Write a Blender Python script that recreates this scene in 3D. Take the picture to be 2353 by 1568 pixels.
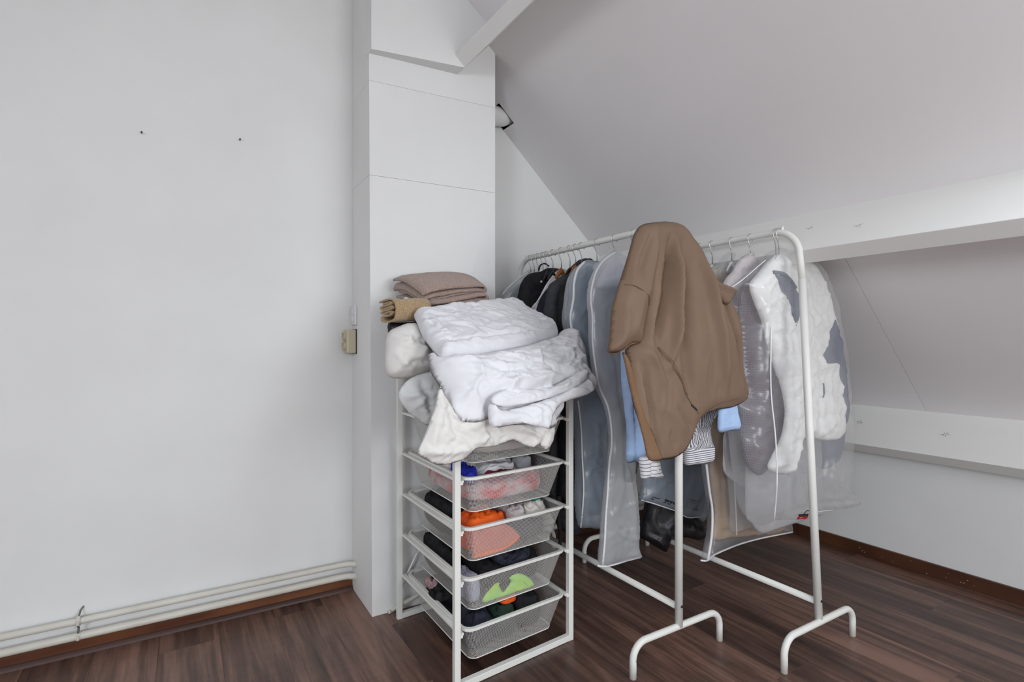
import bpy, bmesh, math, random
import numpy as np
from mathutils import Vector, Matrix, noise
from mathutils.geometry import delaunay_2d_cdt

# ------------------------------------------------------------------ camera, sky, light, exposure
for o in list(bpy.data.objects):
    bpy.data.objects.remove(o)
scene = bpy.context.scene
col = scene.collection
F, CX, CY, CH = 1237.0, 1176.5, 784.0, 1.11          # focal length and centre in pixels of 2353x1568, eye height in metres
YAW = math.radians(31.4)
SA, CA = math.cos(YAW), math.sin(YAW)                # 0.8536, 0.521
cam = bpy.data.cameras.new('camera'); cam.sensor_width = 36.0; cam.lens = F / 2353 * 36.0
cam.clip_start = 0.05; cam.clip_end = 100
camo = bpy.data.objects.new('camera', cam); col.objects.link(camo)
camo.location = (0, 0, CH); camo.rotation_euler = (math.pi / 2, 0, -YAW)
scene.camera = camo

world = bpy.data.worlds.new('sky'); scene.world = world; world.use_nodes = True
wb = world.node_tree.nodes['Background']; wb.inputs[0].default_value = (0.82, 0.9, 1.0, 1); wb.inputs[1].default_value = 1.5

vs = scene.view_settings
vs.view_transform = 'Standard'; vs.look = 'None'; vs.gamma = 1.0; vs.use_curve_mapping = False
vs.exposure = -0.10

SLOPE, ZS = 0.92, 3.544                              # sloped roof lining: z = ZS - SLOPE * x
SN = Vector((SLOPE, 0, 1)).normalized()               # outward normal of the slope
SD = Vector((1, 0, -SLOPE)).normalized()              # down the slope

def area_light(name, loc, direction, sx, sy, power, color):
    l = bpy.data.lights.new(name, 'AREA'); l.shape = 'RECTANGLE'; l.size = sx; l.size_y = sy
    l.energy = power; l.color = color
    o = bpy.data.objects.new(name, l); col.objects.link(o); o.location = loc
    o.rotation_euler = Vector(direction).to_track_quat('-Z', 'Y').to_euler()
    return o
# daylight through the roof windows in both slopes and through the window in the wall behind the camera
_c = Vector((1.66, -0.28, ZS - SLOPE * 1.66)) + SN * 0.03
area_light('roof_window_right_offscreen', _c, -SN, 0.86, 1.12, 26, (0.86, 0.93, 1.0))
area_light('window_behind_offscreen', (1.20, -2.32, 1.22), (0, 1, 0), 1.4, 1.0, 46, (0.97, 0.985, 1.0))
LN = Vector((2.04, 0, -1.62)).normalized()             # inward normal of the opposite slope
LD = Vector((1.62, 0, 2.04)).normalized()              # up the opposite slope
LC = Vector((-2.233, -1.40, 1.70))                     # centre of its roof window
area_light('roof_window_left_offscreen', LC - LN * 0.005, LN, 1.0, 1.2, 92, (0.86, 0.93, 1.0))

# ------------------------------------------------------------------ helpers: pixels to points
def ray(u, v):
    r, w = (u - CX) / F, (CY - v) / F
    return Vector((SA * r + CA, -CA * r + SA, w))
EYE = Vector((0, 0, CH))
def on_plane(u, v, p0, n):
    d = ray(u, v); n = Vector(n)
    return EYE + d * ((Vector(p0) - EYE).dot(n) / d.dot(n))
def on_y(u, v, y): return on_plane(u, v, (0, y, 0), (0, 1, 0))
def on_x(u, v, x): return on_plane(u, v, (x, 0, 0), (1, 0, 0))
def on_z(u, v, z): return on_plane(u, v, (0, 0, z), (0, 0, 1))
def zs(x): return ZS - SLOPE * x

# ------------------------------------------------------------------ helpers: objects
WL = {}
def link(o, parent=None, wloc=(0, 0, 0)):
    col.objects.link(o); wloc = Vector(wloc); WL[o.name] = wloc
    if parent is not None:
        o.parent = parent; o.location = wloc - WL[parent.name]
    else:
        o.location = wloc
    return o
def empty(name, loc):
    o = bpy.data.objects.new(name, None); o.empty_display_size = 0.05
    return link(o, None, loc)
def tag(o, label=None, cat=None, group=None, kind=None):
    if label: o['label'] = label
    if cat: o['category'] = cat
    if group: o['group'] = group
    if kind: o['kind'] = kind
    return o
def meshobj(name, verts, faces, mat, parent=None, smooth=False, uvs=None, fix=True):
    V = [Vector(v) for v in verts]
    lo = Vector([min(v[i] for v in V) for i in range(3)]); hi = Vector([max(v[i] for v in V) for i in range(3)])
    base = Vector(((lo.x + hi.x) / 2, (lo.y + hi.y) / 2, lo.z))
    me = bpy.data.meshes.new(name); me.from_pydata([tuple(v - base) for v in V], [], faces)
    if uvs is not None:
        ul = me.uv_layers.new(name='UVMap')
        for lp in me.loops: ul.data[lp.index].uv = uvs[lp.vertex_index]
    if fix:
        bm = bmesh.new(); bm.from_mesh(me); bmesh.ops.recalc_face_normals(bm, faces=bm.faces); bm.to_mesh(me); bm.free()
    if smooth:
        me.polygons.foreach_set('use_smooth', [True] * len(me.polygons))
    for m in (mat if isinstance(mat, (list, tuple)) else [mat]): me.materials.append(m)
    me.update()
    o = bpy.data.objects.new(name, me)
    return link(o, parent, base)
class MB:
    """collects boxes, prisms and tubes into one mesh"""
    def __init__(s): s.v = []; s.f = []
    def add(s, v, f):
        n = len(s.v); s.v += [Vector(p) for p in v]; s.f += [tuple(i + n for i in q) for q in f]; return s
    def box(s, x0, x1, y0, y1, z0, z1):
        v = [(x0, y0, z0), (x1, y0, z0), (x1, y1, z0), (x0, y1, z0), (x0, y0, z1), (x1, y0, z1), (x1, y1, z1), (x0, y1, z1)]
        return s.add(v, [(3, 2, 1, 0), (4, 5, 6, 7), (0, 1, 5, 4), (1, 2, 6, 5), (2, 3, 7, 6), (3, 0, 4, 7)])
    def hexa(s, lo4, hi4):
        return s.add(list(lo4) + list(hi4), [(3, 2, 1, 0), (4, 5, 6, 7), (0, 1, 5, 4), (1, 2, 6, 5), (2, 3, 7, 6), (3, 0, 4, 7)])
    def prism(s, poly, off):
        off = Vector(off); n = len(poly); a = [Vector(p) for p in poly]; b = [p + off for p in a]
        return s.add(a + b, [tuple(range(n - 1, -1, -1)), tuple(range(n, 2 * n))] + [(i, (i + 1) % n, n + (i + 1) % n, n + i) for i in range(n)])
    def tube(s, pts, r, n=10, closed=False, flat=1.0):
        P = [Vector(p) for p in pts]; m = len(P); rings = []
        up = None
        for i in range(m):
            t = (P[min(i + 1, m - 1)] - P[max(i - 1, 0)]).normalized()
            if up is None:
                up = t.orthogonal().normalized() if abs(t.z) > 0.95 else Vector((0, 0, 1))
            sdir = t.cross(up)
            if sdir.length < 1e-5: sdir = t.orthogonal()
            sdir.normalize(); up = sdir.cross(t).normalized()
            rr = r[i] if isinstance(r, (list, tuple)) else r
            rings.append([P[i] + sdir * math.cos(2 * math.pi * k / n) * rr * flat + up * math.sin(2 * math.pi * k / n) * rr for k in range(n)])
        v = [p for q in rings for p in q]; f = []
        for i in range(m - 1):
            for k in range(n):
                f.append((i * n + k, i * n + (k + 1) % n, (i + 1) * n + (k + 1) % n, (i + 1) * n + k))
        f.append(tuple(range(n - 1, -1, -1))); f.append(tuple(range((m - 1) * n, m * n)))
        return s.add(v, f)
    def build(s, name, mat, parent=None, smooth=False, bevel=0.0):
        o = meshobj(name, s.v, s.f, mat, parent, smooth)
        if bevel:
            b = o.modifiers.new('bevel', 'BEVEL'); b.width = bevel; b.segments = 2; b.limit_method = 'ANGLE'
        return o
def smooth_path(pts, k=6, closed=False):
    P = [Vector(p) for p in pts]; n = len(P); out = []
    rng = range(n) if closed else range(n - 1)
    for i in rng:
        if closed: p0, p1, p2, p3 = P[i - 1], P[i], P[(i + 1) % n], P[(i + 2) % n]
        else: p0, p1, p2, p3 = P[max(i - 1, 0)], P[i], P[i + 1], P[min(i + 2, n - 1)]
        for j in range(k):
            t = j / k
            out.append(0.5 * ((2 * p1) + (p2 - p0) * t + (2 * p0 - 5 * p1 + 4 * p2 - p3) * t * t + (3 * p1 - p0 - 3 * p2 + p3) * t ** 3))
    if not closed: out.append(P[-1])
    return out

# ------------------------------------------------------------------ helpers: materials
def nt(name):
    m = bpy.data.materials.new(name); m.use_nodes = True
    t = m.node_tree; b = t.nodes['Principled BSDF']
    return m, t, b
def N(t, typ, **kw):
    n = t.nodes.new(typ)
    for k, v in kw.items(): setattr(n, k, v)
    return n
def plain(name, c, rough=0.5, metal=0.0, spec=0.5):
    m, t, b = nt(name); b.inputs['Base Color'].default_value = (*c, 1); b.inputs['Roughness'].default_value = rough
    b.inputs['Metallic'].default_value = metal; b.inputs['Specular IOR Level'].default_value = spec
    return m
CREASED = ('black_cloth', 'bright_orange', 'salmon_lining', 'royal_blue', 'red_printed_cloth', 'maroon_cloth', 'dusty_pink', 'pale_lilac', 'dark_green', 'midnight_blue', 'grey_cloth', 'ivory_lace', 'teal_lace', 'greige_shirt', 'light_blue_cotton', 'purple_check')
def noisy(name, c, c2=None, scale=8, rough=0.6, bump=0.0, bscale=120, stretch=(1, 1, 1), spec=0.4, bdist=0.002, detail=4, sheen=0.0):
    if name in CREASED: bump, bscale, bdist = 0.8, 24, 0.010
    m, t, b = nt(name)
    tc = N(t, 'ShaderNodeTexCoord'); mp = N(t, 'ShaderNodeMapping'); mp.inputs['Scale'].default_value = stretch
    t.links.new(tc.outputs['Object'], mp.inputs[0])
    n1 = N(t, 'ShaderNodeTexNoise'); n1.inputs['Scale'].default_value = scale; n1.inputs['Detail'].default_value = detail
    t.links.new(mp.outputs[0], n1.inputs['Vector'])
    mx = N(t, 'ShaderNodeMix', data_type='RGBA'); mx.inputs[6].default_value = (*c, 1); mx.inputs[7].default_value = (*(c2 or c), 1)
    rp = N(t, 'ShaderNodeValToRGB'); rp.color_ramp.elements[0].position = 0.35; rp.color_ramp.elements[1].position = 0.65
    t.links.new(n1.outputs[0], rp.inputs[0]); t.links.new(rp.outputs[0], mx.inputs[0])
    t.links.new(mx.outputs[2], b.inputs['Base Color'])
    b.inputs['Roughness'].default_value = rough; b.inputs['Specular IOR Level'].default_value = spec
    if sheen: b.inputs['Sheen Weight'].default_value = sheen
    if bump:
        n2 = N(t, 'ShaderNodeTexNoise'); n2.inputs['Scale'].default_value = bscale; n2.inputs['Detail'].default_value = 3
        t.links.new(mp.outputs[0], n2.inputs['Vector'])
        bp = N(t, 'ShaderNodeBump'); bp.inputs['Strength'].default_value = bump; bp.inputs['Distance'].default_value = bdist
        t.links.new(n2.outputs[0], bp.inputs['Height']); t.links.new(bp.outputs[0], b.inputs['Normal'])
    return m
def plastic_film(name, tint, opac=0.42, gloss=0.12):
    """thin milky film: part of the light goes straight through, the rest is scattered"""
    m = bpy.data.materials.new(name); m.use_nodes = True; t = m.node_tree; t.nodes.clear()
    out = N(t, 'ShaderNodeOutputMaterial'); tr = N(t, 'ShaderNodeBsdfTransparent'); tr.inputs[0].default_value = (0.97, 0.97, 0.97, 1)
    df = N(t, 'ShaderNodeBsdfDiffuse'); df.inputs[0].default_value = (*tint, 1)
    tl = N(t, 'ShaderNodeBsdfTranslucent'); tl.inputs[0].default_value = (*tint, 1)
    gl = N(t, 'ShaderNodeBsdfGlossy'); gl.inputs['Roughness'].default_value = 0.28; gl.inputs[0].default_value = (1, 1, 1, 1)
    a = N(t, 'ShaderNodeMixShader'); a.inputs[0].default_value = 0.45; t.links.new(df.outputs[0], a.inputs[1]); t.links.new(tl.outputs[0], a.inputs[2])
    tc = N(t, 'ShaderNodeTexCoord'); ns = N(t, 'ShaderNodeTexNoise'); ns.inputs['Scale'].default_value = 5; ns.inputs['Detail'].default_value = 3
    t.links.new(tc.outputs['Object'], ns.inputs['Vector'])
    mr = N(t, 'ShaderNodeMapRange'); mr.inputs[1].default_value = 0.3; mr.inputs[2].default_value = 0.7
    mr.inputs[3].default_value = opac - 0.07; mr.inputs[4].default_value = opac + 0.07; t.links.new(ns.outputs[0], mr.inputs[0])
    bmix = N(t, 'ShaderNodeMixShader'); t.links.new(mr.outputs[0], bmix.inputs[0]); t.links.new(tr.outputs[0], bmix.inputs[1]); t.links.new(a.outputs[0], bmix.inputs[2])
    g = N(t, 'ShaderNodeMixShader'); g.inputs[0].default_value = gloss * 0.5; t.links.new(bmix.outputs[0], g.inputs[1]); t.links.new(gl.outputs[0], g.inputs[2])
    t.links.new(g.outputs[0], out.inputs[0])
    return m
def striped(name, c1, c2, pitch, frac, axis='Z', wob=0.0, rough=0.8):
    m, t, b = nt(name); tc = N(t, 'ShaderNodeTexCoord'); sx = N(t, 'ShaderNodeSeparateXYZ'); t.links.new(tc.outputs['Object'], sx.inputs[0])
    src = sx.outputs[axis]
    if wob:
        ns = N(t, 'ShaderNodeTexNoise'); ns.inputs['Scale'].default_value = 14; t.links.new(tc.outputs['Object'], ns.inputs['Vector'])
        md = N(t, 'ShaderNodeMath', operation='MULTIPLY_ADD'); t.links.new(ns.outputs[0], md.inputs[0]); md.inputs[1].default_value = wob; t.links.new(src, md.inputs[2]); src = md.outputs[0]
    dv = N(t, 'ShaderNodeMath', operation='DIVIDE'); t.links.new(src, dv.inputs[0]); dv.inputs[1].default_value = pitch
    fr = N(t, 'ShaderNodeMath', operation='FRACT'); t.links.new(dv.outputs[0], fr.inputs[0])
    lt = N(t, 'ShaderNodeMath', operation='LESS_THAN'); t.links.new(fr.outputs[0], lt.inputs[0]); lt.inputs[1].default_value = frac
    mx = N(t, 'ShaderNodeMix', data_type='RGBA'); mx.inputs[6].default_value = (*c1, 1); mx.inputs[7].default_value = (*c2, 1)
    t.links.new(lt.outputs[0], mx.inputs[0]); t.links.new(mx.outputs[2], b.inputs['Base Color']); b.inputs['Roughness'].default_value = rough
    return m
def checked(name, c1, c2, pitch, frac):
    m, t, b = nt(name); tc = N(t, 'ShaderNodeTexCoord'); sx = N(t, 'ShaderNodeSeparateXYZ'); t.links.new(tc.outputs['Object'], sx.inputs[0])
    ms = []
    for ax in ('X', 'Z'):
        dv = N(t, 'ShaderNodeMath', operation='DIVIDE'); t.links.new(sx.outputs[ax], dv.inputs[0]); dv.inputs[1].default_value = pitch
        fr = N(t, 'ShaderNodeMath', operation='FRACT'); t.links.new(dv.outputs[0], fr.inputs[0])
        lt = N(t, 'ShaderNodeMath', operation='LESS_THAN'); t.links.new(fr.outputs[0], lt.inputs[0]); lt.inputs[1].default_value = frac; ms.append(lt)
    mm = N(t, 'ShaderNodeMath', operation='MAXIMUM'); t.links.new(ms[0].outputs[0], mm.inputs[0]); t.links.new(ms[1].outputs[0], mm.inputs[1])
    mx = N(t, 'ShaderNodeMix', data_type='RGBA'); mx.inputs[6].default_value = (*c1, 1); mx.inputs[7].default_value = (*c2, 1)
    t.links.new(mm.outputs[0], mx.inputs[0]); t.links.new(mx.outputs[2], b.inputs['Base Color']); b.inputs['Roughness'].default_value = 0.6
    return m
def wire_mesh(name, pitch, wire, tint):
    m = bpy.data.materials.new(name); m.use_nodes = True; t = m.node_tree; b = t.nodes['Principled BSDF']; out = t.nodes['Material Output']
    b.inputs['Base Color'].default_value = (*tint, 1); b.inputs['Roughness'].default_value = 0.4
    uv = N(t, 'ShaderNodeUVMap'); sx = N(t, 'ShaderNodeSeparateXYZ'); t.links.new(uv.outputs[0], sx.inputs[0]); ms = []
    for ax in ('X', 'Y'):
        dv = N(t, 'ShaderNodeMath', operation='DIVIDE'); t.links.new(sx.outputs[ax], dv.inputs[0]); dv.inputs[1].default_value = pitch
        fr = N(t, 'ShaderNodeMath', operation='FRACT'); t.links.new(dv.outputs[0], fr.inputs[0])
        lt = N(t, 'ShaderNodeMath', operation='LESS_THAN'); t.links.new(fr.outputs[0], lt.inputs[0]); lt.inputs[1].default_value = wire; ms.append(lt)
    mm = N(t, 'ShaderNodeMath', operation='MAXIMUM'); t.links.new(ms[0].outputs[0], mm.inputs[0]); t.links.new(ms[1].outputs[0], mm.inputs[1])
    tr = N(t, 'ShaderNodeBsdfTransparent'); mix = N(t, 'ShaderNodeMixShader')
    t.links.new(mm.outputs[0], mix.inputs[0]); t.links.new(tr.outputs[0], mix.inputs[1]); t.links.new(b.outputs[0], mix.inputs[2]); t.links.new(mix.outputs[0], out.inputs[0])
    return m
def plank_wood(name):
    m, t, b = nt(name); tc = N(t, 'ShaderNodeTexCoord'); oi = N(t, 'ShaderNodeObjectInfo')
    off = N(t, 'ShaderNodeVectorMath', operation='SCALE'); cm = N(t, 'ShaderNodeCombineXYZ')
    for i in range(3): t.links.new(oi.outputs['Random'], cm.inputs[i])
    t.links.new(cm.outputs[0], off.inputs[0]); off.inputs['Scale'].default_value = 37.0
    ad = N(t, 'ShaderNodeVectorMath', operation='ADD'); t.links.new(tc.outputs['Object'], ad.inputs[0]); t.links.new(off.outputs[0], ad.inputs[1])
    mp = N(t, 'ShaderNodeMapping'); mp.inputs['Scale'].default_value = (34, 1.8, 1); t.links.new(ad.outputs[0], mp.inputs[0])
    n1 = N(t, 'ShaderNodeTexNoise'); n1.inputs['Scale'].default_value = 1.0; n1.inputs['Detail'].default_value = 7; n1.inputs['Roughness'].default_value = 0.65; n1.inputs['Distortion'].default_value = 0.4
    t.links.new(mp.outputs[0], n1.inputs['Vector'])
    mp2 = N(t, 'ShaderNodeMapping'); mp2.inputs['Scale'].default_value = (9, 1.3, 1); t.links.new(ad.outputs[0], mp2.inputs[0])
    n2 = N(t, 'ShaderNodeTexNoise'); n2.inputs['Scale'].default_value = 1.0; n2.inputs['Detail'].default_value = 3; t.links.new(mp2.outputs[0], n2.inputs['Vector'])
    mp3 = N(t, 'ShaderNodeMapping'); mp3.inputs['Scale'].default_value = (3, 60, 1); t.links.new(ad.outputs[0], mp3.inputs[0])
    n3 = N(t, 'ShaderNodeTexNoise'); n3.inputs['Scale'].default_value = 1.0; n3.inputs['Detail'].default_value = 2; t.links.new(mp3.outputs[0], n3.inputs['Vector'])
    rp = N(t, 'ShaderNodeValToRGB'); e = rp.color_ramp.elements; e[0].position = 0.33; e[0].color = (0.030, 0.016, 0.013, 1); e[1].position = 0.70; e[1].color = (0.25, 0.138, 0.102, 1)
    k = e.new(0.5); k.color = (0.100, 0.052, 0.038, 1)
    mixn = N(t, 'ShaderNodeMath', operation='MULTIPLY_ADD'); t.links.new(n2.outputs[0], mixn.inputs[0]); mixn.inputs[1].default_value = 0.42
    hm = N(t, 'ShaderNodeMath', operation='MULTIPLY'); t.links.new(n1.outputs[0], hm.inputs[0]); hm.inputs[1].default_value = 0.72; t.links.new(hm.outputs[0], mixn.inputs[2])
    a2 = N(t, 'ShaderNodeMath', operation='MULTIPLY_ADD'); t.links.new(oi.outputs['Random'], a2.inputs[0]); a2.inputs[1].default_value = 0.10; t.links.new(mixn.outputs[0], a2.inputs[2])
    a3 = N(t, 'ShaderNodeMath', operation='MULTIPLY_ADD'); t.links.new(n3.outputs[0], a3.inputs[0]); a3.inputs[1].default_value = 0.06; t.links.new(a2.outputs[0], a3.inputs[2])
    a4 = N(t, 'ShaderNodeMath', operation='ADD'); t.links.new(a3.outputs[0], a4.inputs[0]); a4.inputs[1].default_value = -0.125
    t.links.new(a4.outputs[0], rp.inputs[0]); t.links.new(rp.outputs[0], b.inputs['Base Color'])
    b.inputs['Roughness'].default_value = 0.36; b.inputs['Specular IOR Level'].default_value = 0.5
    bp = N(t, 'ShaderNodeBump'); bp.inputs['Strength'].default_value = 0.18; bp.inputs['Distance'].default_value = 0.001; t.links.new(n1.outputs[0], bp.inputs['Height']); t.links.new(bp.outputs[0], b.inputs['Normal'])
    return m

M = {}
M['wall'] = noisy('wall_paint', (0.77, 0.77, 0.76), (0.80, 0.80, 0.79), 3, 0.75, 0.12, 60, spec=0.25)
M['slope'] = noisy('roof_lining_paint', (0.80, 0.775, 0.78), (0.82, 0.795, 0.80), 2, 0.7, 0.06, 60, spec=0.25)
M['beam'] = noisy('beam_paint', (0.82, 0.815, 0.79), (0.84, 0.835, 0.81), 5, 0.6, 0.15, 30, stretch=(1, 0.15, 1), spec=0.3)
M['plank'] = plank_wood('laminate')
M['joint'] = plain('dark_joint', (0.045, 0.026, 0.02), 0.8)
M['skirt'] = noisy('varnished_skirting', (0.19, 0.066, 0.020), (0.085, 0.024, 0.010), 3, 0.38, 0.1, 30, stretch=(1, 1, 6), spec=0.5)
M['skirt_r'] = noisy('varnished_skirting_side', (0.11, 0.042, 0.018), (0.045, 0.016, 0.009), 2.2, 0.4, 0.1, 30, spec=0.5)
M['mould'] = noisy('quarter_moulding', (0.10, 0.055, 0.045), (0.06, 0.032, 0.026), 6, 0.45, stretch=(0.2, 1, 1))
M['pipe'] = noisy('pipe_paint', (0.70, 0.68, 0.61), (0.62, 0.59, 0.52), 6, 0.4, 0.1, 40)
M['white_metal'] = noisy('white_powder_coat', (0.75, 0.75, 0.71), (0.78, 0.78, 0.74), 10, 0.38)
M['mesh'] = wire_mesh('basket_mesh', 0.0052, 0.19, (0.68, 0.66, 0.63))
M['chrome'] = plain('bright_wire', (0.62, 0.62, 0.60), 0.25, 1.0)
M['screw'] = plain('screw_dark', (0.05, 0.06, 0.08), 0.4, 0.6)
def creased(name, c, strength=0.9, scale=11, dist=0.013, rough=0.9):
    m, t, b = nt(name); b.inputs['Base Color'].default_value = (*c, 1); b.inputs['Roughness'].default_value = rough; b.inputs['Specular IOR Level'].default_value = 0.15
    tc = N(t, 'ShaderNodeTexCoord'); mp = N(t, 'ShaderNodeMapping'); mp.inputs['Scale'].default_value = (0.7, 1.0, 1.5); mp.inputs['Rotation'].default_value = (0.3, 0.5, 0.2)
    t.links.new(tc.outputs['Object'], mp.inputs[0])
    n1 = N(t, 'ShaderNodeTexNoise', noise_type='RIDGED_MULTIFRACTAL'); n1.inputs['Scale'].default_value = scale; n1.inputs['Detail'].default_value = 3; n1.inputs['Distortion'].default_value = 0.5; n1.inputs['Roughness'].default_value = 0.45
    t.links.new(mp.outputs[0], n1.inputs['Vector'])
    bp = N(t, 'ShaderNodeBump'); bp.inputs['Strength'].default_value = strength; bp.inputs['Distance'].default_value = dist
    t.links.new(n1.outputs[0], bp.inputs['Height']); t.links.new(bp.outputs[0], b.inputs['Normal'])
    return m
M['linen'] = creased('white_linen', (0.76, 0.76, 0.785))
M['linen_warm'] = creased('cream_linen', (0.73, 0.71, 0.68), 0.7)
M['linen_grey'] = creased('greyish_linen', (0.70, 0.70, 0.695), 0.7)
M['towel'] = noisy('mauve_terry', (0.50, 0.37, 0.315), (0.31, 0.215, 0.175), 260, 0.95, 1.0, 260, spec=0.05, bdist=0.005, sheen=0.3)
M['towel2'] = noisy('pinkish_terry', (0.54, 0.37, 0.29), (0.35, 0.225, 0.17), 260, 0.95, 1.0, 260, spec=0.05, bdist=0.005, sheen=0.3)
M['towel_beige'] = noisy('beige_terry', (0.52, 0.37, 0.215), (0.33, 0.225, 0.12), 260, 0.95, 1.0, 260, spec=0.05, bdist=0.004, sheen=0.3)
M['brown'] = noisy('brown_cotton', (0.175, 0.115, 0.078), (0.195, 0.13, 0.09), 6, 0.75, 0.15, 400, spec=0.25, bdist=0.0006)
M['brown_in'] = noisy('brown_cotton_inside', (0.175, 0.10, 0.055), (0.195, 0.115, 0.065), 6, 0.8, 0.15, 400, spec=0.2, bdist=0.0006)
M['seam'] = plain('brown_thread', (0.14, 0.085, 0.052), 0.8)
M['black'] = noisy('black_cloth', (0.010, 0.010, 0.012), (0.018, 0.018, 0.021), 20, 0.75, 0.3, 200, spec=0.25, bdist=0.001)
M['black_shiny'] = noisy('black_nylon', (0.011, 0.010, 0.012), (0.018, 0.017, 0.02), 12, 0.38, 0.35, 30, spec=0.5, bdist=0.004)
M['charcoal'] = noisy('charcoal_quilt', (0.035, 0.036, 0.041), (0.05, 0.051, 0.057), 30, 0.7, 0.3, 120, spec=0.3, bdist=0.001)
M['navy'] = noisy('navy_wool', (0.016, 0.016, 0.028), (0.024, 0.024, 0.04), 30, 0.8, 0.3, 200, spec=0.2, bdist=0.001)
M['grey_cloth'] = noisy('grey_cloth', (0.25, 0.27, 0.29), (0.31, 0.33, 0.35), 10, 0.8, 0.2, 100, spec=0.2)
M['slate'] = noisy('slate_suiting', (0.12, 0.145, 0.18), (0.15, 0.175, 0.21), 8, 0.8, 0.2, 120, spec=0.2)
M['darkgrey'] = noisy('dark_grey_suiting', (0.065, 0.068, 0.078), (0.085, 0.088, 0.098), 8, 0.8, 0.2, 120, spec=0.2)
M['film'] = plastic_film('milky_film', (0.84, 0.85, 0.88), 0.50, 0.08)
M['film_blue'] = plastic_film('bluish_film', (0.62, 0.69, 0.78), 0.48, 0.08)
M['film_white'] = plastic_film('white_film', (0.92, 0.92, 0.93), 0.19, 0.08)
M['film_thin'] = plastic_film('thin_milky_film', (0.82, 0.82, 0.85), 0.18, 0.08)
M['film_clear'] = plastic_film('clear_film', (0.8, 0.82, 0.84), 0.18, 0.25)
M['piping'] = plain('white_piping', (0.80, 0.80, 0.81), 0.6)
M['blue'] = noisy('light_blue_cotton', (0.36, 0.50, 0.76), (0.42, 0.56, 0.80), 8, 0.85, 0.2, 200, spec=0.15)
M['stripe_h'] = striped('striped_cuff_cloth', (0.76, 0.75, 0.76), (0.10, 0.10, 0.15), 0.0074, 0.36, 'Z')
M['stripe_v'] = striped('striped_sleeve_cloth', (0.74, 0.73, 0.74), (0.10, 0.10, 0.15), 0.0085, 0.42, 'X', 0.03)
M['stripe_w'] = striped('wide_striped_cloth', (0.74, 0.73, 0.74), (0.09, 0.09, 0.15), 0.0135, 0.16, 'Z', 0.008)
M['beige'] = noisy('beige_coat', (0.40, 0.285, 0.19), (0.31, 0.22, 0.145), 5, 0.8, 0.2, 120, spec=0.2)
M['puffer'] = noisy('white_nylon', (0.86, 0.86, 0.84), (0.88, 0.88, 0.865), 5, 0.6, 0.2, 40, spec=0.3)
M['navy_lining'] = noisy('slate_blue_lining', (0.11, 0.125, 0.18), (0.15, 0.165, 0.22), 8, 0.55, 0.2, 60)
M['check'] = checked('purple_check', (0.045, 0.030, 0.040), (0.15, 0.125, 0.165), 0.0064, 0.30)
M['lavender'] = noisy('greige_shirt', (0.55, 0.51, 0.52), (0.60, 0.555, 0.56), 6, 0.85, 0.2, 200, spec=0.15)
M['cream'] = noisy('cream_blouse', (0.72, 0.63, 0.54), (0.76, 0.67, 0.58), 6, 0.8, 0.2, 200, spec=0.2)
M['ivory'] = noisy('ivory_lace', (0.70, 0.675, 0.61), (0.76, 0.74, 0.68), 30, 0.9, 0.4, 90, spec=0.1)
M['orange'] = noisy('bright_orange', (0.85, 0.13, 0.01), (0.78, 0.09, 0.008), 10, 0.7, 0.2, 120)
M['orange2'] = noisy('vivid_orange_band', (0.95, 0.20, 0.02), (0.9, 0.17, 0.02), 10, 0.6)
M['salmon'] = noisy('salmon_lining', (0.72, 0.22, 0.14), (0.64, 0.18, 0.12), 14, 0.8)
M['neon'] = noisy('neon_green', (0.42, 0.90, 0.14), (0.50, 0.92, 0.10), 20, 0.6)
M['neon_y'] = noisy('neon_yellow', (0.62, 0.85, 0.03), (0.55, 0.8, 0.03), 20, 0.6)
M['teal'] = noisy('teal_lace', (0.005, 0.20, 0.165), (0.01, 0.13, 0.105), 70, 0.8, 0.4, 120)
M['royal'] = noisy('royal_blue', (0.008, 0.02, 0.42), (0.006, 0.012, 0.28), 10, 0.7)
M['redprint'] = noisy('red_printed_cloth', (0.62, 0.05, 0.06), (0.62, 0.56, 0.57), 16, 0.85, 0.2, 120, stretch=(1, 1, 1.6))
M['maroon'] = noisy('maroon_cloth', (0.22, 0.02, 0.045), (0.14, 0.01, 0.03), 20, 0.8)
M['pink'] = noisy('dusty_pink', (0.42, 0.28, 0.29), (0.35, 0.22, 0.24), 20, 0.8)
M['lilac'] = noisy('pale_lilac', (0.42, 0.43, 0.55), (0.36, 0.37, 0.49), 10, 0.8)
M['dkgreen'] = noisy('dark_green', (0.010, 0.026, 0.018), (0.015, 0.035, 0.024), 20, 0.8)
M['midnight'] = noisy('midnight_blue', (0.012, 0.014, 0.027), (0.02, 0.023, 0.04), 14, 0.75, 0.3, 120)
M['hanger_wood'] = noisy('varnished_hanger_wood', (0.30, 0.115, 0.03), (0.22, 0.08, 0.02), 12, 0.35, stretch=(6, 1, 1))
M['hanger_white'] = plain('white_plastic', (0.78, 0.78, 0.78), 0.35)
M['hanger_black'] = plain('black_plastic', (0.015, 0.015, 0.016), 0.4)
M['socket'] = plain('cream_bakelite', (0.56, 0.50, 0.36), 0.4)
M['switch'] = plain('white_plate', (0.72, 0.72, 0.73), 0.35)
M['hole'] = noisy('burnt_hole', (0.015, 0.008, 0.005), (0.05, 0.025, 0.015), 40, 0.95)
M['red'] = plain('red_tag', (0.55, 0.012, 0.02), 0.5)
M['ink'] = plain('black_ink', (0.02, 0.02, 0.024), 0.6)
M['ink_grey'] = plain('grey_ink', (0.12, 0.12, 0.14), 0.6)
M['white_print'] = plain('white_print', (0.80, 0.45, 0.45), 0.6)
M['flue'] = noisy('white_flue', (0.80, 0.80, 0.79), (0.78, 0.78, 0.77), 4, 0.35)
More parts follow.
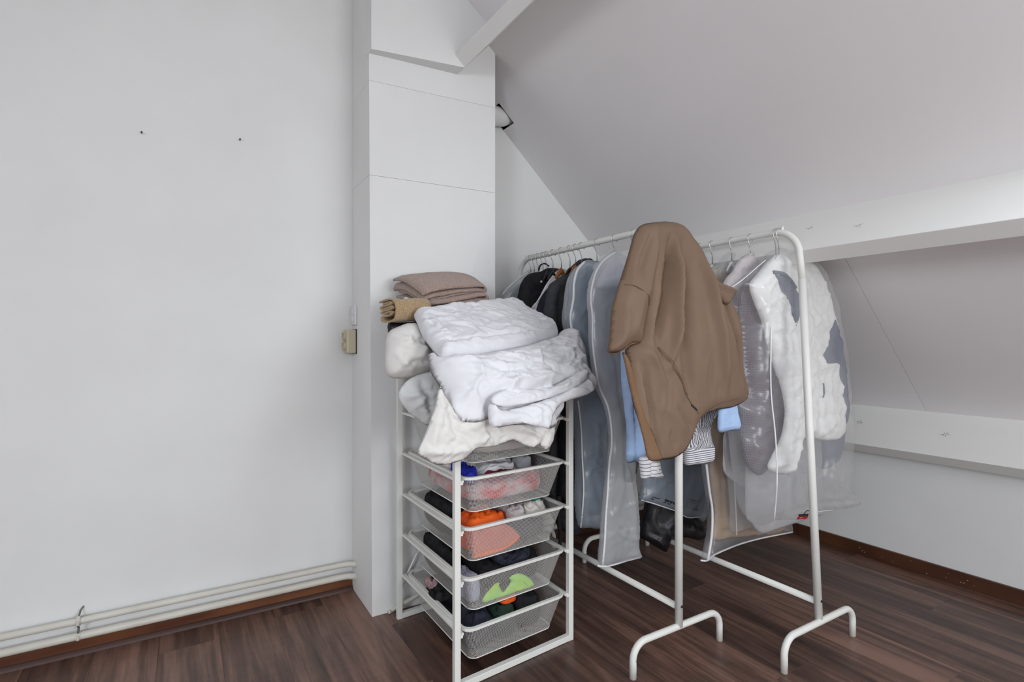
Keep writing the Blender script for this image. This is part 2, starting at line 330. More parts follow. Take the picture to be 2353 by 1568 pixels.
M['rust'] = plain('rust', (0.16, 0.085, 0.035), 0.9)
M['knot'] = plain('dark_crack', (0.16, 0.155, 0.14), 0.9)
M['glass'] = plastic_film('window_glass', (0.9, 0.9, 0.9), 0.02, 0.1)
#SPLIT
# ------------------------------------------------------------------ the room shell
def struct(o): o['kind'] = 'structure'; return o
YW, XW, YB, XL = 2.445, 3.015, -2.4, -2.85            # gable wall, knee wall, wall behind, opposite knee wall

# floor: a dark underlay with single laminate boards on it, running along y
fl = struct(MB().box(XL - 0.1, XW + 0.1, YB - 0.1, YW + 0.1, -0.12, -0.006).build('floor', M['joint']))
random.seed(4)
PW, PL, GAP = 0.193, 1.285, 0.0003
def board_mesh(w, l):
    me = bpy.data.meshes.new('plank'); b = 0.0004
    v = [(-w/2, -l/2, -0.008), (w/2, -l/2, -0.008), (w/2, l/2, -0.008), (-w/2, l/2, -0.008),
         (-w/2, -l/2, -b), (w/2, -l/2, -b), (w/2, l/2, -b), (-w/2, l/2, -b),
         (-w/2 + b, -l/2 + b, 0), (w/2 - b, -l/2 + b, 0), (w/2 - b, l/2 - b, 0), (-w/2 + b, l/2 - b, 0)]
    f = [(3, 2, 1, 0), (0, 1, 5, 4), (1, 2, 6, 5), (2, 3, 7, 6), (3, 0, 4, 7), (4, 5, 9, 8), (5, 6, 10, 9), (6, 7, 11, 10), (7, 4, 8, 11), (8, 9, 10, 11)]
    me.from_pydata(v, [], f); me.materials.append(M['plank']); return me
full = board_mesh(PW - GAP, PL - GAP)
x = XW - 0.004; row = 0
starts = [0.0, 0.46, 0.9, 0.25, 0.7, 1.1, 0.4]
while x > XL + 0.01:
    w = min(PW, x - XL)
    y = YB - starts[row % 7] * 1.0
    while y < YW:
        a, b = max(y, YB), min(y + PL, YW - 0.003)
        if b - a > 0.02:
            me = full if (abs(b - a - PL) < 1e-6 and abs(w - PW) < 1e-6) else board_mesh(w - GAP, b - a - GAP)
            o = bpy.data.objects.new('plank', me); link(o, fl, (x - w / 2, (a + b) / 2, 0.0))
        y += PL
    x -= PW; row += 1

struct(MB().box(XL - 0.1, 1.0, YW, YW + 0.1, -0.05, 3.1).build('wall_left', M['wall']))
struct(MB().box(1.0, XW + 0.2, YW, YW + 0.1, -0.05, 3.1).build('wall_gable', M['wall']))
struct(MB().box(XW, XW + 0.1, YB, YW, -0.05, 0.82).build('wall_right', M['wall']))
struct(MB().box(XL - 0.1, XL, YB, YW, -0.05, 0.9).build('wall_opposite', M['wall']))
wbk = MB()
for b in ((XL - 0.1, 0.5, -0.05, 3.1), (1.9, XW + 0.2, -0.05, 3.1), (0.5, 1.9, -0.05, 0.72), (0.5, 1.9, 1.72, 3.1)):
    wbk.box(b[0], b[1], YB - 0.1, YB, b[2], b[3])
struct(wbk.build('wall_back', M['wall']))
def window(name, quad_c, ex, ey, w, h, n):
    """casement frame with a mullion and one pane, centred on quad_c, axes ex, ey, normal n"""
    ex, ey, n = Vector(ex), Vector(ey), Vector(n); c = Vector(quad_c)
    root = empty(name, c); struct(root)
    def bar(a0, a1, b0, b1, nm, t=0.06, m='beam', off=0.0):
        p = [c + ex * a + ey * b + n * (off - t / 2) for a, b in ((a0, b0), (a1, b0), (a1, b1), (a0, b1))]
        return MB().prism(p, n * t).build(nm, M[m], root)
    f = 0.06
    bar(-w/2, w/2, -h/2, -h/2 + f, 'window_frame'); bar(-w/2, w/2, h/2 - f, h/2, 'window_frame')
    bar(-w/2, -w/2 + f, -h/2, h/2, 'window_frame'); bar(w/2 - f, w/2, -h/2, h/2, 'window_frame')
    bar(-0.02, 0.02, -h/2, h/2, 'mullion')
    bar(-w/2 + f, w/2 - f, -h/2 + f, h/2 - f, 'pane', 0.004, 'glass', -0.01)
window('window_1', (1.2, YB - 0.05, 1.22), (1, 0, 0), (0, 0, 1), 1.4, 1.0, (0, 1, 0))

# sloped roof lining (right): one big panel between the purlins, opening for the roof window out of view, two panels below
def slope_panel(x0, x1, y0, y1, up, mat, parent, name='panel', t=0.03, gap=0.0008):
    p = [Vector((x, y, zs(x) + up)) for x, y in ((x0, y0 + gap), (x1, y0 + gap), (x1, y1 - gap), (x0, y1 - gap))]
    return MB().prism(p, SN * t).build(name, M[mat], parent)
ceil = empty('ceiling_slope', (2.1, 0, 0.7)); struct(ceil)
HX0, HX1, HY0, HY1 = 1.350, 1.438, 2.336, YW          # square hole of the flue
slope_panel(HX1, 2.12, 0.30, YW, 0, 'slope', ceil)
slope_panel(1.02, HX0, 0.30, YW, 0, 'slope', ceil, gap=0)
slope_panel(HX0, HX1, 0.30, HY0, 0, 'slope', ceil, gap=0)
slope_panel(1.02, 1.34, -0.86, 0.30, 0, 'slope', ceil)
slope_panel(1.98, 2.12, -0.86, 0.30, 0, 'slope', ceil)
slope_panel(1.02, 2.12, YB, -0.86, 0, 'slope', ceil)
slope_panel(2.12, 3.10, 1.155, YW, 0, 'slope', ceil)
slope_panel(2.12, 3.10, -1.3, 1.155, 0, 'slope', ceil)
slope_panel(2.12, 3.10, YB, -1.3, 0, 'slope', ceil)
window('window_2', Vector((1.66, -0.28, zs(1.66))) + SN * 0.06, (0, 1, 0), tuple(-SD), 1.16, 0.86, tuple(-SN))
up = empty('ceiling', (0, 0, 2.8)); struct(up)
slope_panel(0.80, 1.30, YB, YW, 0.105, 'slope', up)
MB().box(-1.3, 0.82, YB, YW, 2.895, 2.93).build('panel', M['slope'], up)
def left_panel(s0, s1, y0, y1):
    # s runs up the opposite slope in metres from the middle of its roof window
    q = [LC + LD * s - Vector((0, LC.y, 0)) for s in (s0, s1)]
    MB().prism([q[0] + Vector((0, y0, 0)), q[1] + Vector((0, y0, 0)), q[1] + Vector((0, y1, 0)), q[0] + Vector((0, y1, 0))], LN * -0.03).build('panel', M['slope'], up)
W0, W1 = LC.y - 0.62, LC.y + 0.62
left_panel(-1.10, 1.56, W1, YW); left_panel(-1.10, 1.56, YB, W0); left_panel(-1.10, -0.52, W0, W1); left_panel(0.52, 1.56, W0, W1)
window('window_3', LC - LN * 0.05, (0, 1, 0), tuple(LD), 1.24, 1.04, tuple(LN))

# purlins: planks set square to the slope
def purlin(name, sec, y0, y1, mat='beam'):
    o = struct(MB().prism([(a, y0, b) for a, b in sec], (0, y1 - y0, 0)).build(name, M[mat], bevel=0.002)); return o
def ext(p, q, k): return (p[0] + (q[0] - p[0]) * k, p[1] + (q[1] - p[1]) * k)
a, b = (0.993, 2.333), (1.034, 2.289)
purlin('trim_1', [a, b, (b[0] + SN.x * 0.27, b[1] + SN.z * 0.27), (a[0] + SN.x * 0.27, a[1] + SN.z * 0.27)], YB, 2.20)
def low_purlin(name, p0, p1, p2):
    return purlin(name, [(p0[0] + SN.x * 0.015, p0[1] + SN.z * 0.015), p1, p2, (p2[0] + p0[0] - p1[0] + SN.x * 0.015, p2[1] + p0[1] - p1[1] + SN.z * 0.015)], YB, YW)
t2 = low_purlin('trim_2', (2.10, 1.612), (1.947, 1.4454), (1.995, 1.4015))
t3 = low_purlin('trim_3', (3.009, 0.776), (2.848, 0.600), (2.897, 0.555))
# drying cracks around knots in the purlin faces
def knot(parent, u, v, p0, n, s, k=6, seed=1):
    random.seed(seed); c = on_plane(u, v, p0, n); n = Vector(n).normalized()
    ey = Vector((0, 1, 0)); ex = n.cross(ey).normalized(); b = MB()
    for i in range(k):
        ang = 2 * math.pi * i / k + random.uniform(-0.3, 0.3); r1 = s * random.uniform(0.6, 1.1); w = 0.0010
        d = ey * math.cos(ang) * 1.4 + ex * math.sin(ang); q = n.cross(d).normalized() * w
        b.prism([c + d * s * 0.25 - q, c + d * r1, c + d * s * 0.25 + q], n * 0.0006)
    b.build('crack', M['knot'], parent)
NP = (-SD.x, 0, -SD.z)                                 # up-slope faces of the purlins
for i, (u, v) in enumerate(((1862, 524), (1972, 519))): knot(t2, u, v, (2.10, 0, 1.612), NP, 0.012, 5, i)
for i, (u, v) in enumerate(((1976, 970), (2172, 999))): knot(t3, u, v, (3.009, 0, 0.776), NP, 0.016, 6, i + 5)

# chimney breast, slightly out of plumb, with three boards on the front and a thicker boxing on top
def cy(z): return 2.140 + 0.020 * z
cl0, cr0 = 0.648, 1.216
colm = empty('wall_column', (0.93, 2.28, 0)); struct(colm)
def col_slab(z0, z1, name='panel'):
    r0 = cr0 + 0.001
    lo = [(cl0, cy(z0), z0), (r0, 2.142, z0), (r0, YW, z0), (cl0, YW, z0)]
    hi = [(cl0, cy(z1), z1), (r0, 2.142, z1), (r0, YW, z1), (cl0, YW, z1)]
    return MB().hexa(lo, hi).build(name, M['wall'], colm)
col_slab(0, 1.7875); col_slab(1.7886, 2.1765); col_slab(2.1774, 3.05)
bx = [(cl0 - 0.002, 2.288), (1.034, 2.288), (1.05, 2.32), (1.17, 2.45), (1.17, 3.05), (cl0 - 0.002, 3.05)]
MB().prism([(a, 2.146 - 0.16 * (a - cl0), b) for a, b in bx], (0, 0.075, 0)).build('boxing', M['wall'], colm)

# skirting boards
sk = struct(MB().box(XL, cl0 - 0.004, YW - 0.014, YW, 0, 0.058).build('baseboard_left', M['skirt'], bevel=0.003))
MB().prism([(XL, YW - 0.014, 0), (XL, YW - 0.030, 0), (XL, YW - 0.028, 0.008), (XL, YW - 0.022, 0.014), (XL, YW - 0.014, 0.017)], (cl0 - XL - 0.004, 0, 0)).build('quarter_moulding', M['mould'], sk)
sr = struct(MB().box(XW - 0.014, XW, 1.78, YW, 0, 0.062).build('baseboard_right', M['skirt_r'], bevel=0.002))
MB().box(XW - 0.015, XW, YB, 1.778, 0, 0.063).build('board', M['skirt_r'], sr, bevel=0.002)
bg = struct(MB().box(cr0, XW - 0.015, YW - 0.014, YW, 0, 0.066).build('baseboard_gable', M['skirt_r'], bevel=0.003))
# paint chips on the right skirting
random.seed(8); ch = MB()
for i in range(16):
    y = random.uniform(0.9, 2.0); z = random.choice([0.02, 0.03, 0.04, 0.015]) + random.uniform(-0.008, 0.008); s = random.uniform(0.0012, 0.003)
    ch.box(XW - 0.0156, XW - 0.0146, y, y + s * 1.3, z, z + s)
tag(ch.build('paint_chips', M['switch'], sr), kind='stuff')

# heating pipes along the gable wall, one run left of the chimney breast, one right of it
def wallpipe(name, z, x0, x1, bend_end, label, r=0.0135):
    y = YW - 0.036
    pts = [(x0, y, z), (x1 - 0.06, y, z)]
    if bend_end: pts = [(x0, y, z)] + [Vector((x1 - 0.07, y, z))] + [Vector((x1 - 0.03, y - 0.004, z)), Vector((x1 - 0.008, y - 0.018, z)), Vector((x1 + 0.004, y - 0.03, z))]
    else: pts = [(x0, y, z), (x1, y, z)]
    root = MB().tube(pts, r, 14).build(name, M['pipe'], None, True)
    tag(root, label, 'pipe', 'heating pipes along the wall'); return root
pu = wallpipe('heating_pipe', 0.125, XL, cl0, True, 'cream painted heating pipe, upper of the two on the plain wall', 0.0118)
pl = wallpipe('heating_pipe', 0.0725, XL, cl0, True, 'cream painted heating pipe, lower of the two on the plain wall', 0.0138)
g1 = wallpipe('heating_pipe', 0.150, cr0, XW, False, 'cream heating pipe behind the hanging clothes, upper of the two in the alcove', 0.016)
g2 = wallpipe('heating_pipe', 0.085, cr0, XW, False, 'cream heating pipe behind the hanging clothes, lower of the two in the alcove', 0.014)
bxk = on_y(181, 1440, YW - 0.03).x
for par, z in ((pu, 0.125), (pl, 0.0725)):
    k = MB(); pts = [Vector((bxk, YW - 0.036 + 0.0155 * math.cos(t), z + 0.0155 * math.sin(t))) for t in [i * 2 * math.pi / 14 for i in range(15)]]
    for i in range(14):
        p, q = pts[i], pts[i + 1]; k.prism([p + Vector((-0.006, 0, 0)), q + Vector((-0.006, 0, 0)), q + Vector((0.006, 0, 0)), p + Vector((0.006, 0, 0))], (0, 0.0008, 0.0008))
    k.box(bxk - 0.004, bxk + 0.004, YW - 0.022, YW, z - 0.004, z + 0.004); k.box(bxk - 0.003, bxk + 0.003, YW - 0.055, YW - 0.05, z - 0.008, z + 0.008)
    k.build('pipe_clip', M['pipe'], par)
MB().tube([(bxk, YW - 0.045, 0.086), (bxk, YW - 0.03, 0.098), (bxk, YW - 0.045, 0.112)], 0.0035, 6).build('clip_stem', M['knot'], pl)
MB().tube([(bxk, YW - 0.034, 0.137), (bxk + 0.003, YW - 0.012, 0.152), (bxk + 0.010, YW, 0.160)], 0.003, 6).build('clip_stem', M['knot'], pu)

# flue pipe going from the chimney breast through a square hole in the slope
fy = 2.393
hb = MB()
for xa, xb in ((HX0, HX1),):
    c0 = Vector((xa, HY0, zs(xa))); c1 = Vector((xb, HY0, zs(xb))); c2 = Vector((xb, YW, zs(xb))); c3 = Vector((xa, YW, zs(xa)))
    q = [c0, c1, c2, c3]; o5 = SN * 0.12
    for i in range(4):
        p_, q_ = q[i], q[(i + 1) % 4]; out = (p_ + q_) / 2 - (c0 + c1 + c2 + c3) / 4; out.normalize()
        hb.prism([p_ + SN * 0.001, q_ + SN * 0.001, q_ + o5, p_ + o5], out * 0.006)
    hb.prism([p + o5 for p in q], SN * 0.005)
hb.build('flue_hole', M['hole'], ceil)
fp = MB().tube([(cr0 - 0.02, fy, 2.258), (1.33, fy, 2.258), (1.40, fy, 2.266), (1.44, fy, 2.285), (1.455, fy, 2.31)], 0.049, 28).build('flue_pipe', M['flue'], None, True)
tag(fp, 'short white flue pipe running into a square hole in the sloped ceiling', 'pipe')

# socket and switch on the side of the chimney breast (face x = cl0)
def face_pt(u, v): return on_x(u, v, cl0)
so = empty('wall_socket', (cl0, 2.40, 1.06))
tag(so, 'old cream double wall socket below the white switch plate', 'socket')
y0, z0, z1 = 2.362, 1.055, 1.155
zc = on_x(800, 785, cl0).z; z0, z1 = zc - 0.052, zc + 0.052; y0, y1 = 2.365, 2.437
MB().box(cl0 - 0.042, cl0, y0, y1, z0, z1).build('housing', M['socket'], so, bevel=0.006)
MB().box(cl0 - 0.004, cl0 + 0.001, y0 - 0.003, y1, z0 - 0.002, z1 + 0.002).build('back_plate', M['joint'], so)
for dz in (-0.022, 0.022):
    cpt = Vector((cl0 - 0.0425, (y0 + y1) / 2, zc + dz)); ring = MB()
    n = 28; pr = [(0.0, 0.0), (0.0150, 0.0), (0.0165, -0.009), (0.0195, -0.009), (0.0205, 0.003)]   # radius, depth: floor of the cup, wall, rim, outside
    cv = [cpt + Vector((dx, r * math.cos(2 * math.pi * i / n), r * math.sin(2 * math.pi * i / n))) for r, dx in pr[1:] for i in range(n)]
    ring.add(cv, [(k * n + i, k * n + (i + 1) % n, (k + 1) * n + (i + 1) % n, (k + 1) * n + i) for k in range(3) for i in range(n)] + [tuple(range(n))])
    s = ring.build('outlet', M['socket'], so)
    for dy in (-0.0075, 0.0075):
        MB().tube([cpt + Vector((0, dy, 0)), cpt + Vector((-0.0014, dy, 0))], 0.0026, 8).build('pin_hole', M['ink'], s)  # solid black stubs, the shade inside the pin holes put into their colour
sw = empty('light_switch', (cl0, 2.40, 1.17)); tag(sw, 'flat white switch plate on the chimney side above the cream socket', 'switch')
zc = on_x(806, 727, cl0).z
MB().box(cl0 - 0.010, cl0, 2.36, 2.438, zc - 0.042, zc + 0.042).build('plate', M['switch'], sw, bevel=0.003)
for dz in (-0.016, 0.016):
    MB().box(cl0 - 0.0135, cl0 - 0.009, 2.392, 2.416, zc + dz - 0.011, zc + dz + 0.011).build('rocker', M['switch'], sw, bevel=0.0015)
# nails in the plain wall
for (u, v, lb) in ((326, 307, 'small rusty nail in the plain wall, the one farther from the chimney breast'), (551, 323, 'small dark screw in the plain wall, the one nearer the chimney breast')):
    p = on_y(u, v, YW); r = empty('wall_nail', p + Vector((0, 0, -0.003))); tag(r, lb, 'nail')
    MB().tube([p, p + Vector((0, -0.012, 0.001))], 0.0016, 8).build('shank', M['screw'], r)
    MB().tube([p + Vector((0, -0.012, 0.001)), p + Vector((0, -0.0145, 0.001))], 0.0036, 10).build('head', M['screw'], r)
# ------------------------------------------------------------------ cloth: a body grown from its outline
def seg_dist(P, A, B):
    """distance of points P (n,2) to the segments A-B (m,2) -> (n,m)"""
    AB = B - A; L = (AB ** 2).sum(1) + 1e-12
    t = np.clip((((P[:, None, :] - A[None]) * AB[None]).sum(2)) / L[None], 0, 1)
    C = A[None] + t[..., None] * AB[None]
    return np.sqrt(((P[:, None, :] - C) ** 2).sum(2))
def crease(q):
    """sharp pulled creases: warped ridges in two sizes"""
    w = Vector((noise.noise(q + Vector((9, 2, 1))), noise.noise(q + Vector((3, 8, 5))), 0)) * 0.7
    a = max(0.0, 1 - abs(noise.noise((q + w) * 1.1)) * 3.0); b = max(0.0, 1 - abs(noise.noise((q + w) * 2.3 + Vector((4, 4, 4)))) * 3.0)
    c = max(0.0, 1 - abs(noise.noise((q - w) * 4.1 + Vector((1, 7, 2)))) * 3.0)
    return a * a * 1.1 - b * b * 0.65 + c * 0.22
class Cloth:
    pass
def cloth(name, px, plane, mat, tf=0.03, tb=0.03, edge=0.06, folds=(), wr=(0.0, 6, 0), res=0.013, parent=None, smoothk=5, off=0.0, drape=None, sharp=0.5, hem=0.0, quilt=None, grain=(1, 1), thin=None, shell=None):
    """px: outline in photo pixels, plane: (point, normal towards the eye) it hangs in; tf, tb: how far front and back belly out;
    folds: (pixel path, height, width) ridges (+) and valleys (-); wr: (height, scale, seed) crumple"""
    n = Vector(plane[1]).normalized(); p0 = Vector(plane[0]) + n * off
    e2 = (Vector((0, 0, 1)) - n * n.z); e2.normalize(); e1 = e2.cross(n).normalized()
    def to2(u, v):
        q = on_plane(u, v, p0, n) - p0; return (q.dot(e1), q.dot(e2))
    out = [Vector((*to2(u, v), 0)) for u, v in px]
    out = smooth_path(out, smoothk, True) if smoothk > 1 else out
    O = np.array([(p.x, p.y) for p in out]); 
    # even out the boundary
    L = np.sqrt(((np.roll(O, -1, 0) - O) ** 2).sum(1)); pts = []
    for i in range(len(O)):
        k = max(1, int(round(L[i] / res)))
        a, b = O[i], O[(i + 1) % len(O)]
        if L[i] < res * 0.35 and pts and np.hypot(*(pts[-1] - a)) < res * 0.35: continue
        for j in range(k): pts.append(a + (b - a) * j / k)
    O = np.array(pts); nb = len(O); A, B = O, np.roll(O, -1, 0)
    lo, hi = O.min(0), O.max(0); grid = []
    ny = int((hi[1] - lo[1]) / (res * 0.87)) + 1
    for j in range(ny):
        yy = lo[1] + (j + 0.5) * res * 0.87
        xs = np.arange(lo[0] + (0.5 * res if j % 2 else 0), hi[0], res)
        grid += [(x, yy) for x in xs]
    G = np.array(grid)
    # inside test
    ins = np.zeros(len(G), bool)
    for i in range(nb):
        a, b = A[i], B[i]
        c = (a[1] > G[:, 1]) != (b[1] > G[:, 1])
        xx = (b[0] - a[0]) * (G[:, 1] - a[1]) / (b[1] - a[1] + 1e-15) + a[0]
        ins ^= c & (G[:, 0] < xx)
    G = G[ins]; D = seg_dist(G, A, B).min(1) if len(G) else np.zeros(0)
    keep = D > res * 0.5; G, D = G[keep], D[keep]
    allp = [Vector(p) for p in O] + [Vector(p) for p in G]
    r = delaunay_2d_cdt(allp, [], [list(range(nb))], 1, 1e-6)
    V2, FA, OV = r[0], r[2], r[3]
    P = np.array([(v.x, v.y) for v in V2]); Dm = seg_dist(P, A, B).min(1)
    isb = np.array([any(i < nb for i in ov) for ov in OV])
    prof = np.clip(Dm / edge, 0, 1); prof = (1 - (1 - prof) ** 2) ** sharp
    H = np.zeros(len(P)); Hs = np.zeros(len(P))
    for path, hgt, wid in folds:
        q = np.array([to2(u, v) for u, v in path]); sdm = seg_dist(P, q[:-1], q[1:]); dd = sdm.min(1); ks = sdm.argmin(1)
        A_, B_ = q[:-1][ks], q[1:][ks]; tt = np.clip(((P - A_) * (B_ - A_)).sum(1) / (((B_ - A_) ** 2).sum(1) + 1e-12), 0, 1)
        sl = np.sqrt(((q[1:] - q[:-1]) ** 2).sum(1)); cs = np.concatenate([[0], np.cumsum(sl)]); s_ = (cs[ks] + tt * sl[ks]) / cs[-1]
        H += hgt * np.exp(-(dd / wid) ** 2) * np.clip(s_ / 0.28, 0, 1) * np.clip((1 - s_) / 0.2 + 0.25, 0, 1)
    amp, sc, seed = wr
    fm = np.clip(Dm / (edge * 0.5), 0, 1)
    vf, vb = [], []
    rnd = Vector((seed * 7.31, seed * 3.17, seed * 1.93))
    for i in range(len(P)):
        w = 0.0; wb_ = 0.0
        if amp:
            q = Vector((P[i, 0] * sc * grain[0], P[i, 1] * sc * grain[1], 0)) + rnd
            wa = noise.noise(q * 0.7) * 1.0
            w = amp * (wa * 0.8 + crease(q)); wb_ = amp * wa
        if quilt:
            per, qa = quilt
            w += qa * (abs(math.sin(math.pi * P[i, 1] / per + 0.25 * math.sin(P[i, 0] * 30))) ** 0.6)
        dz = drape(P[i, 0], P[i, 1]) if drape else 0.0
        base = p0 + e1 * P[i, 0] + e2 * P[i, 1] + n * dz
        if isb[i]:
            # wavy hem
            wv = amp * 0.6 * noise.noise(Vector((P[i, 0] * sc * 1.5, P[i, 1] * sc * 1.5, 2)) + rnd)
            vf.append(base + n * wv); vb.append(None)
        else:
            tk = 1.0
            if thin: tk = thin[2] + (1 - thin[2]) * min(1, max(0, (P[i, 1] - thin[0]) / (thin[1] - thin[0])))
            f_ = tf * tk * prof[i] + (H[i] * (0.4 + 0.6 * tk) + w) * fm[i]; b_ = -tb * prof[i] + wb_ * fm[i]
            if shell: b_ = f_ - shell * min(1.0, Dm[i] / 0.02)
            if f_ < b_ + 0.002: f_ = b_ + 0.002
            vf.append(base + n * f_); vb.append(base + n * b_)
    verts = list(vf); bi = {}
    for i, p in enumerate(vb):
        if p is None: bi[i] = i
        else: bi[i] = len(verts); verts.append(p)
    faces = [tuple(f) for f in FA] + [tuple(bi[i] for i in reversed(f)) for f in FA if any(bi[i] != i for i in f)]
    o = meshobj(name, verts, faces, mat, parent, True)
    c = Cloth(); c.o = o; FP = np.array([tuple(v) for v in vf])
    def at(u, v, lift=0.0015):
        q = np.array(to2(u, v)); k = np.argsort(((P - q) ** 2).sum(1))[:3]
        w = 1 / (np.sqrt(((P[k] - q) ** 2).sum(1)) + 1e-4); h = sum(w[j] * (Vector(vf[k[j]]) - (p0 + e1 * P[k[j], 0] + e2 * P[k[j], 1])).dot(n) for j in range(3)) / w.sum()
        return p0 + e1 * q[0] + e2 * q[1] + n * (h + lift)
    c.at = at; c.n = n; c.e1 = e1; c.e2 = e2
    return c
def YP(y, tilt=0.0, z=0.8, turn=0.0):
    """vertical plane y = const facing the eye; tilt leans the top away from the eye"""
    n = Vector((math.sin(turn), -1, math.tan(tilt))); return ((1.5, y, z), tuple(n))
def line(c, name, path, r, mat, parent=None, lift=0.0015, k=5, flat=1.0):
    pts = smooth_path([c.at(u, v, lift) for u, v in path], k)
    return MB().tube(pts, r, 8, flat=flat).build(name, M[mat], parent or c.o, True)

# ------------------------------------------------------------------ drawer frame with wire baskets
NF, RF, LF = Vector((0.741, 1.552, 0)), Vector((1.226, 1.597, 0)), Vector((0.737, 2.072, 0))
DS, DT = RF - NF, LF - NF
def FR(s, t, z): return NF + DS * s + DT * t + Vector((0, 0, z))
fr = empty('drawer_frame', FR(0.5, 0.5, 0)); tag(fr, 'white steel drawer frame standing by the chimney breast', 'drawer frame')
FH, PX = 1.045, 0.0105
def post(s, t):
    c = FR(s, t, 0); b = MB().box(c.x - PX, c.x + PX, c.y - PX, c.y + PX, 0, FH); b.build('post', M['white_metal'], fr, bevel=0.002)
for s, t in ((0, 0), (1, 0), (0, 1), (1, 1)): post(s, t)
def bar(p, q, w, h, name):
    p, q = Vector(p), Vector(q); d = (q - p).normalized(); sd = d.cross(Vector((0, 0, 1))).normalized() * w
    lo = [p - sd, p + sd, q + sd, q - sd]
    MB().hexa([v - Vector((0, 0, h)) for v in lo], [v + Vector((0, 0, h)) for v in lo]).build(name, M['white_metal'], fr, bevel=0.002)
bar(FR(0.015, 0, 0.0115), FR(0.985, 0, 0.0115), 0.0105, 0.0105, 'foot_bar'); bar(FR(0.015, 1, 0.0115), FR(0.985, 1, 0.0115), 0.0105, 0.0105, 'foot_bar')
bar(FR(0.015, 0, FH - 0.011), FR(0.985, 0, FH - 0.011), 0.0095, 0.0105, 'top_bar'); bar(FR(0.015, 1, FH - 0.011), FR(0.985, 1, FH - 0.011), 0.0095, 0.0105, 'top_bar')
RIMS = [0.178 + 0.1625 * i for i in range(5)]
for z in RIMS:
    for s in (0.0, 1.0):
        sg = 1 if s == 0 else -1
        a, b = FR(s + sg * 0.034, -0.01, z - 0.006), FR(s + sg * 0.034, 1.0, z - 0.006)
        bar(a, b, 0.0085, 0.0045, 'runner')
        c = FR(s, 0, z); MB().box(c.x + (PX if sg > 0 else -PX - 0.008), c.x + (PX + 0.008 if sg > 0 else -PX), c.y - 0.008, c.y + 0.008, z - 0.014, z - 0.004).build('runner_clip', M['white_metal'], fr)
def rrect(s0, s1, t0, t1, z, rad, k=5):
    """rounded rectangle in frame coordinates, counter-clockwise from the front left"""
    ws, wt = DS.length, DT.length; rs, rt = rad / ws, rad / wt; out = []
    for cs, ct, a0 in ((s0 + rs, t0 + rt, 180), (s1 - rs, t0 + rt, 270), (s1 - rs, t1 - rt, 0), (s0 + rs, t1 - rt, 90)):
        for i in range(k + 1):
            a = math.radians(a0 + 90 * i / k); out.append(FR(cs + rs * math.cos(a), ct + rt * math.sin(a), z))
    return out
BH = 0.122
def basket(z, label, pull=0.0):
    S0, S1, T0, T1 = 0.065, 0.945, -0.012 - pull, 0.985 - pull
    root = empty('mesh_basket', FR(0.5, 0.5, z - BH)); tag(root, label, 'basket', 'wire baskets in the drawer frame')
    top = rrect(S0, S1, T0, T1, z, 0.035); bot = rrect(S0 + 0.075, S1 - 0.075, T0 + 0.065, T1 - 0.065, z - BH, 0.03)
    n = len(top); v, f, uv = [], [], []; u = 0.0
    for i in range(n + 1):
        a, b = top[i % n], bot[i % n]
        if i: u += (top[i % n] - top[i - 1]).length
        v += [a, b]; uv += [(u, 0), (u, (a - b).length)]
    for i in range(n): f.append((2 * i, 2 * i + 2, 2 * i + 3, 2 * i + 1))
    meshobj('mesh_wall', v, f, M['mesh'], root, False, uv, fix=False)
    meshobj('mesh_bottom', bot, [tuple(range(n))], M['mesh'], root, False, [((p.x), (p.y)) for p in bot], fix=False)
    # flat white rim
    o1, i1 = rrect(S0 - 0.012, S1 + 0.012, T0 - 0.012, T1 + 0.012, z + 0.004, 0.04), rrect(S0 + 0.012, S1 - 0.012, T0 + 0.012, T1 - 0.012, z + 0.004, 0.03)
    rv, rf = [], []
    for i in range(n): rv += [o1[i], i1[i], i1[i] - Vector((0, 0, 0.009)), o1[i] - Vector((0, 0, 0.009))]
    for i in range(n):
        a, b = 4 * i, 4 * ((i + 1) % n)
        for k in range(4): rf.append((a + k, b + k, b + (k + 1) % 4, a + (k + 1) % 4))
    meshobj('rim', rv, rf, M['white_metal'], root, False)
    # bottom hem wire
    MB().tube(bot + [bot[0]], 0.0018, 6).build('hem_wire', M['white_metal'], root, True)
    return root
basket(RIMS[4], 'topmost wire mesh basket, half covered by the hanging cream sheet')
basket(RIMS[3], 'wire mesh basket with white shirts and red printed clothes, second from the top')
basket(RIMS[2], 'wire mesh basket with the bright orange garment, middle of the stack')
basket(RIMS[1], 'wire mesh basket with neon green sportswear and black clothes, second from the floor')
basket(RIMS[0], 'bottom wire mesh basket with black clothes, rusty spot on its front')
# rust on the bottom basket front
bb = [o for o in bpy.data.objects if o.name.startswith('mesh_basket')][-1]
_z = RIMS[0]; _a, _b, _c = FR(0.2, -0.012, _z), FR(0.8, -0.012, _z), FR(0.5, 0.053, _z - BH)
_n = (_b - _a).cross(_c - _a).normalized(); _n = _n if _n.y < 0 else -_n
random.seed(12); rm = MB()
for (u, v, k, sp) in ((1196, 1440, 9, 7), (1204, 1436, 7, 6), (1208, 1449, 5, 4), (1086, 1511, 7, 7), (1098, 1506, 4, 6), (1132, 1472, 2, 2)):
    for i in range(k):
        q = on_plane(u + random.uniform(-sp, sp), v + random.uniform(-sp, sp), _a + _n * 0.0006, _n); s = random.uniform(0.0008, 0.0022)
        rm.prism([q + Vector((s * math.cos(t), 0, s * math.sin(t))) for t in (0.2, 1.5, 2.7, 3.9, 5.2)], _n * 0.0003)
tag(rm.build('rust_spots', M['rust'], bb), kind='stuff')

